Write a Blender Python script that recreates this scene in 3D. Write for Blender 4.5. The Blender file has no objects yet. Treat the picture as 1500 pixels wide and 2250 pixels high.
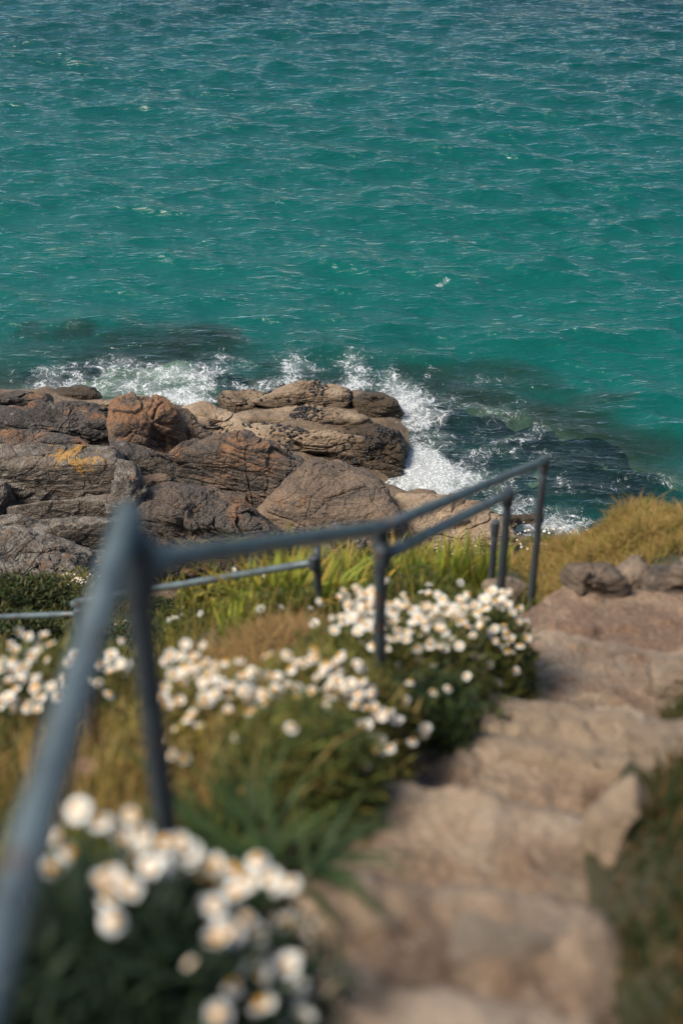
import bpy, bmesh, math, random
import numpy as np
from mathutils import Vector, Matrix

R = math.radians
scene = bpy.context.scene
COL = scene.collection
rng = np.random.default_rng(7)
random.seed(7)

# ------------------------------------------------------------------ camera, sky, sun, exposure
PITCH = 34.0
EYE = np.array([0.0, 0.0, 20.0])
FPX = 3125.0                       # focal length in photo pixels (50 mm on a 36 mm tall frame, 2250 px)
cam_d = bpy.data.cameras.new('camera')
cam = bpy.data.objects.new('camera', cam_d)
COL.objects.link(cam)
cam.location = EYE
cam.rotation_euler = (R(90 - PITCH), 0, 0)
cam_d.sensor_fit = 'VERTICAL'
cam_d.sensor_height = 36.0
cam_d.sensor_width = 24.0
cam_d.lens = 50.0
cam_d.clip_start = 0.05
cam_d.clip_end = 8000
cam_d.dof.use_dof = True
cam_d.dof.focus_distance = 35.0
cam_d.dof.aperture_fstop = 1.55
cam_d.dof.aperture_blades = 0
scene.camera = cam

SUN_EL, SUN_AZ = 54.0, -112.0       # azimuth from +Y, negative = to the left
world = bpy.data.worlds.new('World')
scene.world = world
world.use_nodes = True
wn = world.node_tree
bg = wn.nodes['Background']
sky = wn.nodes.new('ShaderNodeTexSky')
sky.sky_type = 'NISHITA'
sky.sun_disc = False
sky.sun_elevation = R(SUN_EL)
sky.sun_rotation = R(SUN_AZ)
sky.air_density = 1.0
sky.dust_density = 1.2
sky.ozone_density = 1.0
wn.links.new(sky.outputs['Color'], bg.inputs['Color'])
bg.inputs['Strength'].default_value = 0.09
sd = bpy.data.lights.new('sun', 'SUN')
sd.energy = 3.3
sd.angle = R(22.0)
sd.color = (1.0, 0.92, 0.79)
sun = bpy.data.objects.new('sun', sd)
COL.objects.link(sun)
tosun = Vector((math.sin(R(SUN_AZ)) * math.cos(R(SUN_EL)), math.cos(R(SUN_AZ)) * math.cos(R(SUN_EL)), math.sin(R(SUN_EL))))
sun.rotation_euler = tosun.to_track_quat('Z', 'Y').to_euler()
sun.location = (-20, 10, 60)
vs = scene.view_settings
vs.view_transform = 'Standard'
vs.look = 'None'
vs.exposure = 0.84
vs.gamma = 1.0
vs.use_curve_mapping = False
scene.cycles.use_denoising = True
scene.cycles.max_bounces = 8
scene.cycles.transparent_max_bounces = 12

# ------------------------------------------------------------------ small maths helpers
cp, sp = math.cos(R(PITCH)), math.sin(R(PITCH))
RIGHT = np.array([1.0, 0, 0]); UP = np.array([0, sp, cp]); TOW = np.array([0, -cp, sp])


def at(u, v, d):                   # point seen at photo pixel u,v at depth d along the view axis
    return EYE + RIGHT * ((u - 750) / FPX * d) + UP * (-(v - 1125) / FPX * d) - TOW * d


def at_z(u, v, z):                 # point on a level plane
    k = at(u, v, 1.0) - EYE
    return EYE + k * ((z - EYE[2]) / k[2])


_perm = np.random.default_rng(3).permutation(256)
_perm = np.concatenate([_perm, _perm, _perm])
_g = np.random.default_rng(4).normal(size=(256, 3))
_g /= np.linalg.norm(_g, axis=1)[:, None]


def perlin(p):
    p = np.asarray(p, float)
    i = np.floor(p).astype(int)
    f = p - i
    i &= 255
    w = f * f * f * (f * (f * 6 - 15) + 10)
    out = 0
    for dx in (0, 1):
        wx = w[:, 0] if dx else 1 - w[:, 0]
        hx = _perm[i[:, 0] + dx]
        for dy in (0, 1):
            wy = w[:, 1] if dy else 1 - w[:, 1]
            hy = _perm[hx + i[:, 1] + dy]
            for dz in (0, 1):
                wz = w[:, 2] if dz else 1 - w[:, 2]
                g = _g[_perm[hy + i[:, 2] + dz]]
                out = out + wx * wy * wz * (g[:, 0] * (f[:, 0] - dx) + g[:, 1] * (f[:, 1] - dy) + g[:, 2] * (f[:, 2] - dz))
    return out * 1.5


def fbm(p, o=4, gain=0.5):
    a, s, t = 1.0, 0, 0
    p = np.array(p, float)
    for k in range(o):
        s = s + a * perlin(p + 17.3 * k)
        t += a
        a *= gain
        p = p * 2.03
    return s / t


def n2(x, y, scale, o=3, z=0.0):
    x = np.asarray(x, float); y = np.asarray(y, float)
    sh = np.broadcast(x, y).shape
    p = np.stack([np.broadcast_to(x, sh).ravel() * scale, np.broadcast_to(y, sh).ravel() * scale, np.full(int(np.prod(sh)) if sh else 1, z)], 1)
    r = fbm(p, o)
    return r.reshape(sh) if sh else float(r[0])


def ss(x, a=0.0, b=1.0):
    t = np.clip((np.asarray(x, float) - a) / (b - a), 0, 1)
    return t * t * (3 - 2 * t)


# ------------------------------------------------------------------ mesh / object helpers
def np_mesh(name, verts, faces, smooth=True, attrs=None, mat_idx=None):
    """faces: list of int arrays (n,k)"""
    me = bpy.data.meshes.new(name)
    verts = np.asarray(verts, np.float32)
    if not isinstance(faces, list):
        faces = [faces]
    faces = [np.asarray(f, np.int32) for f in faces if len(f)]
    loops = np.concatenate([f.ravel() for f in faces])
    sizes = np.concatenate([np.full(len(f), f.shape[1], np.int32) for f in faces])
    starts = np.concatenate([[0], np.cumsum(sizes)[:-1]]).astype(np.int32)
    me.vertices.add(len(verts)); me.vertices.foreach_set('co', verts.ravel())
    me.loops.add(len(loops)); me.loops.foreach_set('vertex_index', loops)
    me.polygons.add(len(sizes)); me.polygons.foreach_set('loop_start', starts)
    me.polygons.foreach_set('use_smooth', np.full(len(sizes), smooth))
    for k, a in (attrs or {}).items():
        a = np.asarray(a, np.float32)
        if a.ndim == 1:
            at_ = me.attributes.new(k, 'FLOAT', 'POINT'); at_.data.foreach_set('value', a)
        else:
            at_ = me.attributes.new(k, 'FLOAT_COLOR', 'POINT')
            c = np.ones((len(a), 4), np.float32); c[:, :3] = a
            at_.data.foreach_set('color', c.ravel())
    me.update(calc_edges=True)
    me.validate()
    return me


def link(name, me, mat=None, parent=None, loc=None):
    o = bpy.data.objects.new(name, me)
    COL.objects.link(o)
    if mat is not None and len(me.materials) == 0:
        me.materials.append(mat)
    if parent is not None:
        o.parent = parent
    if loc is not None:
        o.location = loc
    return o


def tag(o, label, cat, group=None, kind=None):
    if label: o['label'] = label
    if cat: o['category'] = cat
    if group: o['group'] = group
    if kind: o['kind'] = kind
    return o


def empty(name, loc):
    o = bpy.data.objects.new(name, None)
    o.empty_display_size = 0.1
    COL.objects.link(o)
    o.location = loc
    return o


def grid_faces(nx, ny):
    i = np.arange(nx * ny).reshape(ny, nx)
    return np.stack([i[:-1, :-1].ravel(), i[:-1, 1:].ravel(), i[1:, 1:].ravel(), i[1:, :-1].ravel()], 1)


# ------------------------------------------------------------------ node helper
class NT:
    def __init__(self, name, rough=0.8):
        self.m = bpy.data.materials.new(name)
        self.m.use_nodes = True
        self.t = self.m.node_tree
        self.b = self.t.nodes['Principled BSDF']
        self.out = self.t.nodes['Material Output']
        self.b.inputs['Roughness'].default_value = rough
        self._geo = None

    def n(self, ty, ins=None, **props):
        nd = self.t.nodes.new(ty)
        for k, v in props.items():
            setattr(nd, k, v)
        for k, v in (ins or {}).items():
            self.set(nd.inputs[k], v)
        return nd

    def set(self, sock, v):
        if isinstance(v, bpy.types.NodeSocket):
            self.t.links.new(v, sock)
        else:
            try:
                sock.default_value = v
            except Exception:
                sock.default_value = (*v, 1.0)

    def pos(self):
        if self._geo is None:
            self._geo = self.n('ShaderNodeNewGeometry')
        return self._geo.outputs['Position']

    def normal_z(self):
        self.pos()
        s = self.n('ShaderNodeSeparateXYZ', {0: self._geo.outputs['Normal']})
        return s.outputs['Z']

    def map(self, vec, scale=(1, 1, 1), rot=(0, 0, 0), loc=(0, 0, 0)):
        return self.n('ShaderNodeMapping', {'Vector': vec, 'Scale': scale, 'Rotation': rot, 'Location': loc}).outputs[0]

    def noise(self, scale, detail=4, rough=0.55, vec=None, dist=0.0):
        return self.n('ShaderNodeTexNoise', {'Vector': vec or self.pos(), 'Scale': scale, 'Detail': detail, 'Roughness': rough, 'Distortion': dist}).outputs['Fac']

    def voro(self, scale, vec=None, feature='F1', out='Distance', rnd=1.0):
        return self.n('ShaderNodeTexVoronoi', {'Vector': vec or self.pos(), 'Scale': scale, 'Randomness': rnd}, feature=feature).outputs[out]

    def math(self, op, a, b=0.0, clamp=False):
        return self.n('ShaderNodeMath', {0: a, 1: b}, operation=op, use_clamp=clamp).outputs[0]

    def sstep(self, x, a, b, lo=0.0, hi=1.0):
        nd = self.n('ShaderNodeMapRange', {'Value': x, 'From Min': a, 'From Max': b, 'To Min': lo, 'To Max': hi}, interpolation_type='SMOOTHSTEP')
        return nd.outputs[0]

    def mix(self, f, a, b, blend='MIX'):
        nd = self.n('ShaderNodeMix', data_type='RGBA', blend_type=blend)
        self.set(nd.inputs[0], f); self.set(nd.inputs[6], a); self.set(nd.inputs[7], b)
        return nd.outputs[2]

    def ramp(self, f, stops):
        nd = self.n('ShaderNodeValToRGB', {0: f})
        cr = nd.color_ramp
        while len(cr.elements) < len(stops):
            cr.elements.new(0.5)
        for e, (p, c) in zip(cr.elements, stops):
            e.position = p; e.color = (*c, 1)
        return nd.outputs[0]

    def attr(self, name, out='Fac'):
        return self.n('ShaderNodeAttribute', attribute_name=name).outputs[out]

    def bump(self, h, strength=1.0, dist=0.05, normal=None):
        ins = {'Height': h, 'Strength': strength, 'Distance': dist}
        if normal is not None: ins['Normal'] = normal
        return self.n('ShaderNodeBump', ins).outputs[0]

    def base(self, c): self.set(self.b.inputs['Base Color'], c)
    def nrm(self, c): self.set(self.b.inputs['Normal'], c)
    def rough(self, c): self.set(self.b.inputs['Roughness'], c)


def rock_mat(name, c1, c2, dark=0.35, orange=0.0, lichen=0.0, tilt=0.0, speck=1.0, weed=0.0, darkcol=(0.022, 0.019, 0.018), yellow=None, small=1.0):
    m = NT(name, 0.85)
    P = m.pos()
    st = m.map(P, (0.55 * small, 0.55 * small, 2.4 * small), (R(12), R(tilt), 0))
    big = m.noise(0.9 * small, 5, 0.6)
    c = m.mix(m.sstep(big, 0.36, 0.66), c1, c2)
    mid = m.noise(1.6, 6, 0.65, st, 0.4)
    c = m.mix(m.sstep(mid, 0.60 - 0.25 * dark, 0.76 - 0.25 * dark, 0, min(1, 0.35 + dark)), c, darkcol)
    if orange > 0:
        o = m.noise(1.3 * small, 5, 0.62, m.map(P, loc=(5, 2, 9)))
        up = m.sstep(m.normal_z(), 0.0, 0.75)
        f = m.math('MULTIPLY', m.sstep(o, 0.62 - 0.22 * orange, 0.78 - 0.22 * orange), up)
        c = m.mix(m.math('MULTIPLY', f, 0.85), c, (0.27, 0.105, 0.026))
    if lichen > 0:
        l = m.noise(5.0 * small, 6, 0.7, m.map(P, loc=(1, 7, 3)))
        up = m.sstep(m.normal_z(), -0.3, 0.8, 0.35, 1.0)
        f = m.math('MULTIPLY', m.sstep(l, 0.60 - 0.16 * lichen, 0.68 - 0.16 * lichen), up)
        c = m.mix(m.math('MULTIPLY', f, 0.75), c, (0.24, 0.22, 0.185))
        sv = m.voro(2.6 * small, m.map(P, loc=(4, 4, 1)))
        sn = m.noise(9 * small, 4)
        f2 = m.sstep(m.math('ADD', sv, m.math('MULTIPLY', sn, 0.35)), 0.36, 0.30)
        c = m.mix(m.math('MULTIPLY', f2, 0.55 * lichen), c, (0.36, 0.33, 0.27))
    if yellow is not None:
        (yx, yy, yz), yr = yellow
        dv = m.n('ShaderNodeVectorMath', {0: P, 1: (yx, yy, yz)}, operation='SUBTRACT').outputs[0]
        dl = m.n('ShaderNodeVectorMath', {0: m.map(dv, (0.8, 0.8, 2.0))}, operation='LENGTH').outputs['Value']
        yn = m.noise(3.2, 7, 0.75, m.map(P, loc=(2, 8, 5)))
        f = m.sstep(m.math('SUBTRACT', m.math('MULTIPLY', yn, 6.0), m.math('DIVIDE', dl, yr)), 2.55, 2.95)
        c = m.mix(m.math('MULTIPLY', f, 0.9), c, (0.50, 0.25, 0.022))
    # mineral speckle
    s1 = m.noise(38 * small, 3, 0.7)
    c = m.mix(m.sstep(s1, 0.35, 0.68, 0.0, 1.0), m.mix(0.34 * speck, c, (0.012, 0.010, 0.010)), m.mix(0.20 * speck, c, (0.60, 0.50, 0.40)))
    s2 = m.noise(9 * small, 5, 0.7)
    c = m.mix(m.sstep(s2, 0.30, 0.50, 0.32, 0.0), c, (0.02, 0.017, 0.015))
    if weed > 0:
        z = m.n('ShaderNodeSeparateXYZ', {0: P}).outputs['Z']
        zz = m.math('ADD', z, m.math('MULTIPLY', m.noise(1.4, 5, 0.65, m.map(P, loc=(3, 3, 3))), -1.1))
        f = m.sstep(zz, weed - 0.05, weed - 0.75)
        c = m.mix(m.math('MULTIPLY', f, 0.92), c, m.mix(m.noise(4, 4), (0.022, 0.014, 0.006), (0.085, 0.052, 0.022)))
        m.rough(m.sstep(zz, weed - 1.2, weed, 0.35, 0.88))
    m.base(c)
    h = m.math('ADD', m.math('MULTIPLY', m.noise(7 * small, 8, 0.68), 1.0), m.math('MULTIPLY', m.noise(3.0, 7, 0.65, st, 0.6), 1.1))
    ck = m.voro(0.9 * small, m.map(m.n('ShaderNodeMix', {0: 0.12, 4: P, 5: m.n('ShaderNodeTexNoise', {'Vector': P, 'Scale': 1.5 * small, 'Detail': 4.0}).outputs['Color']}, data_type='VECTOR').outputs[1], (1, 1, 1.6), (R(14), R(tilt), R(20))), 'DISTANCE_TO_EDGE')
    h = m.math('ADD', h, m.math('MULTIPLY', m.sstep(ck, 0.0, 0.02), 0.22))
    h = m.math('ADD', h, m.math('MULTIPLY', m.noise(22 * small, 5, 0.7), 0.28))
    m.nrm(m.bump(h, 1.0, 0.11 / small))
    return m.m


def col_mat(name, rough=0.65, transl=0.3, spec=0.3):
    m = NT(name, rough)
    c = m.attr('col', 'Color')
    m.base(c)
    m.b.inputs['Specular IOR Level'].default_value = spec
    if transl > 0:
        tr = m.n('ShaderNodeBsdfTranslucent', {'Color': c})
        mx = m.n('ShaderNodeMixShader', {0: transl, 1: m.b.outputs[0], 2: tr.outputs[0]})
        m.t.links.new(mx.outputs[0], m.out.inputs[0])
    return m.m


# ------------------------------------------------------------------ terrain functions
XC = lambda y: np.interp(y, [-2, 0, 1.4, 2.0, 2.9, 3.9, 4.8, 5.6, 6.3, 7.2], [0.0, 0.1, 0.18, 0.23, 0.345, 0.63, 0.97, 1.45, 1.9, 2.4])
HW = lambda y: np.interp(y, [-2, 1.4, 2.0, 2.9, 3.9, 4.8, 5.6, 6.3, 7.2], [0.25, 0.26, 0.33, 0.38, 0.43, 0.47, 0.70, 0.90, 0.9])
_cy = [-8, -2, 0, 1.85, 2.9, 3.94, 4.8, 5.5, 7.06, 8.2, 9.2, 10.2, 12, 15, 18, 30]
_cz = [20.8, 19.0, 18.35, 17.75, 17.0, 16.3, 15.65, 15.15, 14.5, 13.9, 13.28, 12.3, 9.3, 5.0, 2.0, -4]
_ly = [-8, -2, 0, 1.85, 3, 4, 5, 6.5, 8, 9, 11, 13, 14.5, 17, 19.5, 30]
_lz = [20.6, 18.8, 18.1, 17.5, 16.6, 15.7, 14.7, 13.35, 12.4, 11.8, 10.7, 9.85, 8.0, 4.4, 2.0, -4]
_ry = [-8, -2, 0, 1.85, 3, 4, 5, 6, 7, 8, 8.8, 10, 13, 16, 18, 30]
_rz = [21.0, 19.5, 18.8, 18.15, 17.4, 16.8, 16.1, 15.3, 14.72, 14.45, 14.0, 12.0, 7.0, 3.5, 1.0, -5]
EDGES = [(-1.1, 18.95), (-0.4, 18.7), (0.35, 18.45), (0.95, 18.28), (1.47, 18.05), (2.0, 17.72), (2.94, 17.05), (3.88, 16.38), (4.72, 15.82)]


def hill0(x, y):
    xc, hw = XC(y), HW(y)
    wl = ss((-0.3 - x) / 2.3)
    wr = ss((x - np.minimum(xc + hw, 1.35)) / 0.9)
    c = np.interp(y, _cy, _cz); l = np.interp(y, _ly, _lz); r = np.interp(y, _ry, _rz)
    z = c * (1 - wl - wr) + l * wl + r * wr
    return z + n2(x, y, 0.6, 3) * 0.16 + n2(x, y, 2.5, 3, 5.0) * 0.05


def path_z(x, y):
    x = np.asarray(x, float); y = np.asarray(y, float)
    xc = XC(y)
    yy = y + 0.22 * (x - xc) + n2(x, y, 1.7, 3, 2.0) * 0.06
    z = np.zeros(np.broadcast(x, y).shape)
    ys = np.array([e[0] for e in EDGES]); zs = np.array([e[1] for e in EDGES])
    # landing beyond the last edge
    land = np.interp(yy, [4.75, 5.5, 6.3, 7.0, 8.0], [15.66, 15.3, 14.99, 14.74, 14.5])
    z = np.full(z.shape, 19.05) + 0 * yy
    for k in range(len(ys)):
        nxt = (zs[k + 1] + 0.10 * (ys[k + 1] - yy) + 0.0) if k + 1 < len(ys) else land
        w = ss(yy - ys[k], 0.0, 0.04)
        z = z * (1 - w) + nxt * w
    z = z + 0.03 * path_edge(x, y)
    return z + n2(x, y, 3.0, 4, 7.0) * 0.028 + n2(x, y, 9.0, 3, 9.0) * 0.018 + 0.03 * ss(n2(x, y, 5.0, 2, 15.0), .15, .3)


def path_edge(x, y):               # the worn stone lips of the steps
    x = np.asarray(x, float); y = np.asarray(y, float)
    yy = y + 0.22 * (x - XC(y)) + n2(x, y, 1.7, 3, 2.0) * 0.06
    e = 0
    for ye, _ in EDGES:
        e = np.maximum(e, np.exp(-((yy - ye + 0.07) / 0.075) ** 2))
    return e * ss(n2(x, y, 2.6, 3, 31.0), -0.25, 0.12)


def path_tread(x, y):              # 0 at the foot of the step above (earth darkened as painted shade), 1 at the bare stone lip
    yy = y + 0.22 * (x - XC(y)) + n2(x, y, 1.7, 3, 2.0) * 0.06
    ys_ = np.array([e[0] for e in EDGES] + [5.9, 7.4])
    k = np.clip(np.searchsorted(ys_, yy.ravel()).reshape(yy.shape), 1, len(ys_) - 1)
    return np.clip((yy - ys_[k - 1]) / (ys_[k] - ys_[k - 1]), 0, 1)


def path_w(x, y):
    edge = np.abs(x - XC(y)) - HW(y) + n2(x, y, 2.2, 3, 4.0) * 0.10
    w = ss(-edge, -0.10, 0.06)
    return w * ss(y, -2.0, -1.2) * ss(-y, -7.6, -6.9)


def hill(x, y):
    w = path_w(x, y)
    return hill0(x, y) * (1 - w) + (path_z(x, y) - 0.07) * w


def surf(x, y):
    w = path_w(x, y)
    return hill0(x, y) * (1 - w) + path_z(x, y) * w


def ground(u, v):                  # where the line of sight of a photo pixel meets the hillside
    k = at(u, v, 1.0) - EYE
    t = np.arange(1.4, 24, 0.02)
    p = EYE + k * t[:, None]
    h = surf(p[:, 0], p[:, 1])
    i = np.argmax(p[:, 2] < h)
    return p[i] if p[i, 2] < h[i] else p[-1]


def lines(a, b, n): return np.linspace(a, b, n)


# hillside
xs = np.concatenate([-25 + 21 * ss(np.linspace(0, 1, 30)) * 0 + np.linspace(-21, 0, 30) + 21 - 0, lines(-3.95, 4.5, 210), np.linspace(4.8, 25, 30)])
xs = np.unique(np.concatenate([np.linspace(-25, -4.1, 40), lines(-4.0, 4.5, 215), np.linspace(4.8, 25, 34)]))
ys = np.unique(np.concatenate([np.linspace(-10, -0.6, 25), lines(-0.5, 10.5, 275), np.linspace(10.6, 22, 60)]))
X, Y = np.meshgrid(xs, ys)
Z = hill(X, Y)
hill_mat = NT('hillside_soil', 0.95)
nz = hill_mat.noise(3.0, 6, 0.65)
cc = hill_mat.ramp(nz, [(0.3, (0.030, 0.034, 0.012)), (0.5, (0.055, 0.050, 0.020)), (0.7, (0.13, 0.085, 0.035))])
hill_mat.base(cc)
hill_mat.nrm(hill_mat.bump(hill_mat.noise(14, 6, 0.7), 1.0, 0.05))
o = link('hillside', np_mesh('hillside', np.stack([X.ravel(), Y.ravel(), Z.ravel()], 1), grid_faces(len(xs), len(ys))), hill_mat.m)
o['kind'] = 'structure'

# path with worn steps
xs = lines(-0.9, 3.6, 200); ys = lines(-2.0, 8.0, 440)
X, Y = np.meshgrid(xs, ys)
w = path_w(X, Y)
Z = path_z(X, Y) * w + (1 - w) * (hill(X, Y) - 0.10)
pm = NT('trodden_earth', 0.9)
c = pm.ramp(pm.noise(2.2, 6, 0.65), [(0.28, (0.235, 0.145, 0.088)), (0.5, (0.355, 0.232, 0.145)), (0.72, (0.45, 0.31, 0.20))])
c = pm.mix(pm.sstep(pm.noise(5.5, 5, 0.6, pm.map(pm.pos(), loc=(3, 1, 2))), 0.52, 0.66), c, (0.38, 0.285, 0.195))
c = pm.mix(pm.sstep(pm.noise(3.3, 6, 0.7, pm.map(pm.pos(), loc=(8, 1, 2))), 0.50, 0.66, 0, 0.75), c, (0.13, 0.072, 0.044))
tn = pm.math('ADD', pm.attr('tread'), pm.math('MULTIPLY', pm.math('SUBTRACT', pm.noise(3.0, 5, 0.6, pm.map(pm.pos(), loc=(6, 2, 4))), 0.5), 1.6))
c = pm.mix(pm.sstep(tn, 0.55, 0.15, 0, 0.8), c, pm.mix(pm.noise(6, 5), (0.18, 0.098, 0.056), (0.28, 0.165, 0.098)))  # darkens the earth at each step's foot, painting in the lower tread's shade
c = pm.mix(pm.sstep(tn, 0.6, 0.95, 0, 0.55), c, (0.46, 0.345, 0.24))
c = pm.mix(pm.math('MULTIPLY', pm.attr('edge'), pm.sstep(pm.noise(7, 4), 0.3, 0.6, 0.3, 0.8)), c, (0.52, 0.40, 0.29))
c = pm.mix(pm.sstep(pm.noise(60, 2, 0.5), 0.3, 0.6, 0.35, 0.0), c, (0.10, 0.07, 0.05))
c = pm.mix(pm.sstep(pm.voro(26), 0.25, 0.12, 0, 0.6), c, (0.50, 0.40, 0.30))
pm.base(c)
pm.nrm(pm.bump(pm.math('ADD', pm.math('ADD', pm.noise(9, 8, 0.75), pm.math('MULTIPLY', pm.voro(24), 0.4)), pm.math('MULTIPLY', pm.noise(70, 4, 0.7), 0.12)), 1.0, 0.05))

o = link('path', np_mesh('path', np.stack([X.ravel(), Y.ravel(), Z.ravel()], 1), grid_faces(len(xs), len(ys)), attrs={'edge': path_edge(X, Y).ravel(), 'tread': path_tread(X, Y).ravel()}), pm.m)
o['kind'] = 'structure'

# shore bedrock and seabed
SHORE = np.array([(-60, 39), (-14, 37.2), (-10, 36.2), (-6, 35.4), (-3.4, 34.9), (-2, 35.6), (0.2, 35.9), (1.7, 34.9), (1.9, 33), (1.75, 31.8), (1.1, 31.1),
                  (2.4, 30.1), (3.6, 29.5), (5.4, 28.5), (8, 26.5), (14, 24.5), (60, 22), (60, -30), (-60, -30)])


def sdist(x, y):
    x = np.asarray(x, float); y = np.asarray(y, float)
    d = np.full(x.shape, 1e9); inside = np.zeros(x.shape, bool)
    n = len(SHORE)
    for i in range(n):
        a, b = SHORE[i], SHORE[(i + 1) % n]
        e = b - a
        t = np.clip(((x - a[0]) * e[0] + (y - a[1]) * e[1]) / (e @ e), 0, 1)
        d = np.minimum(d, np.hypot(x - a[0] - t * e[0], y - a[1] - t * e[1]))
        cnd = ((a[1] > y) != (b[1] > y))
        xi = a[0] + (y - a[1]) * e[0] / (e[1] if e[1] else 1e-9)
        inside ^= cnd & (x < xi)
    return np.where(inside, d, -d)


# shallow rises of the sea floor: photo pixel, radius x,y (m), level
RISES = [(150, 835, 2.2, 1.6, -0.30), (85, 838, 1.0, 0.8, -0.25), (300, 800, 3.2, 2.0, -0.55), (380, 775, 2.4, 1.8, -0.75), (230, 850, 3.0, 1.4, -0.3), (420, 830, 2.5, 1.5, -0.6),
         (480, 760, 1.5, 1.2, -0.75), (440, 738, 1.2, .9, -1.0), (140, 728, 1.1, .8, -1.05), (570, 830, 1.4, 0.8, -0.5), (640, 855, 2.0, 1.0, -0.4),
         (960, 950, 1.8, 2.2, -0.5), (1000, 1010, 1.8, 1.6, -0.55), (960, 1060, 1.8, 1.4, -0.3), (1080, 1060, 2.0, 1.3, -0.6), (1150, 1110, 1.8, 1.2, -0.5), (900, 900, 1.0, 1.4, -0.4),
         (960, 860, 1.6, 1.4, -0.6), (1060, 890, 2.2, 1.9, -0.45), (1120, 930, 2.4, 2.0, -0.38), (1200, 970, 2.5, 1.9, -0.36), (1290, 990, 2.2, 1.7, -0.42), (1400, 985, 1.5, 0.8, -0.9),
         (1290, 1050, 2.5, 1.8, -0.36), (1370, 1080, 1.8, 1.4, -0.45), (1180, 1030, 2.4, 1.6, -0.42), (1300, 880, 1.1, .8, -1.25)]
WEED = [(960, 860, 1.4, 1.2), (1060, 890, 2.0, 1.7), (1120, 930, 2.2, 1.9), (1200, 970, 2.3, 1.9), (1290, 990, 2.0, 1.6), (1410, 982, 1.6, 0.8), (1290, 1050, 2.3, 1.8), (1380, 1080, 1.6, 1.3),
        (1190, 1030, 1.9, 1.2), (480, 760, 1.3, 1.1), (440, 738, 1.2, .8), (140, 728, .9, .6), (575, 830, 1.5, .8), (1300, 880, 1.1, .8), (640, 850, 1.2, .6)]


def blobs(x, y, lst, z):
    wx = n2(x, y, 0.55, 3, 3.0) * 1.6; wy = n2(x, y, 0.55, 3, 8.0) * 1.6
    out = []
    for b in lst:
        p = at_z(b[0], b[1], z)
        out.append(((x + wx - p[0]) / b[2]) ** 2 + ((y + wy - p[1]) / b[3]) ** 2)
    return out


def bed(x, y):
    s = sdist(x, y)
    s = s + n2(x, y, 0.35, 3, 1.0) * 0.9
    land = 0.06 + 0.26 * np.clip(s, 0, 16)
    seaz = -(0.3 + 2.9 * (1 - np.exp(-np.clip(-s, 0, 400) / 3.2)) + 0.06 * np.clip(-s, 0, 130))
    z = np.where(s > 0, land, seaz)
    z = z * ss(np.abs(s), 0, 0.5) + (1 - ss(np.abs(s), 0, 0.5)) * (-0.08)
    for q, b in zip(blobs(x, y, RISES, 0.0), RISES):
        z = np.where(s < 0.3, np.maximum(z, b[4] - 1.0 * q), z)
    return z + n2(x, y, 0.9, 5, 6.0) * 0.28 + n2(x, y, 3.0, 3, 6.5) * 0.06


xs = np.unique(np.concatenate([np.linspace(-600, -30, 20), lines(-29, 29, 380), np.linspace(30, 600, 20)]))
ys = np.unique(np.concatenate([lines(12, 52, 280), np.linspace(52.5, 100, 60), np.linspace(110, 1500, 20)]))
X, Y = np.meshgrid(xs, ys)
Z = bed(X, Y)
SIDE = np.interp(Y, [12, 16, 19], [-3, -0.6, 0.0])
Z = Z + SIDE
weed = np.zeros(X.shape)
for q in blobs(X, Y, WEED, 0.0):
    weed = np.maximum(weed, 1 - ss(q, 0.45, 1.45))
sb = NT('seabed_rock_and_sand', 0.9)
zc = sb.n('ShaderNodeSeparateXYZ', {0: sb.pos()}).outputs['Z']
rock_c = sb.ramp(sb.noise(1.3, 6, 0.65), [(0.3, (0.085, 0.055, 0.034)), (0.5, (0.19, 0.13, 0.082)), (0.72, (0.30, 0.215, 0.14))])
rock_c = sb.mix(sb.sstep(sb.noise(30, 3, 0.7), 0.3, 0.6, 0.5, 0.0), rock_c, (0.03, 0.022, 0.016))
under = sb.mix(sb.noise(1.1, 4), (0.17, 0.16, 0.09), (0.34, 0.30, 0.18))
sc_ = sb.mix(sb.sstep(zc, -0.55, -0.1), under, rock_c)
sc_ = sb.mix(sb.math('MULTIPLY', sb.attr('weed'), sb.sstep(sb.noise(2.2, 5, 0.65), 0.28, 0.42)), sc_, (0.006, 0.007, 0.009))
sb.base(sc_)
sb.nrm(sb.bump(sb.math('ADD', sb.noise(5, 8, 0.7), sb.noise(1.6, 6, 0.6)), 1.0, 0.14))
o = link('seabed', np_mesh('seabed', np.stack([X.ravel(), Y.ravel(), Z.ravel()], 1), grid_faces(len(xs), len(ys)), attrs={'weed': weed.ravel()}), sb.m)
o['kind'] = 'structure'

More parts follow.
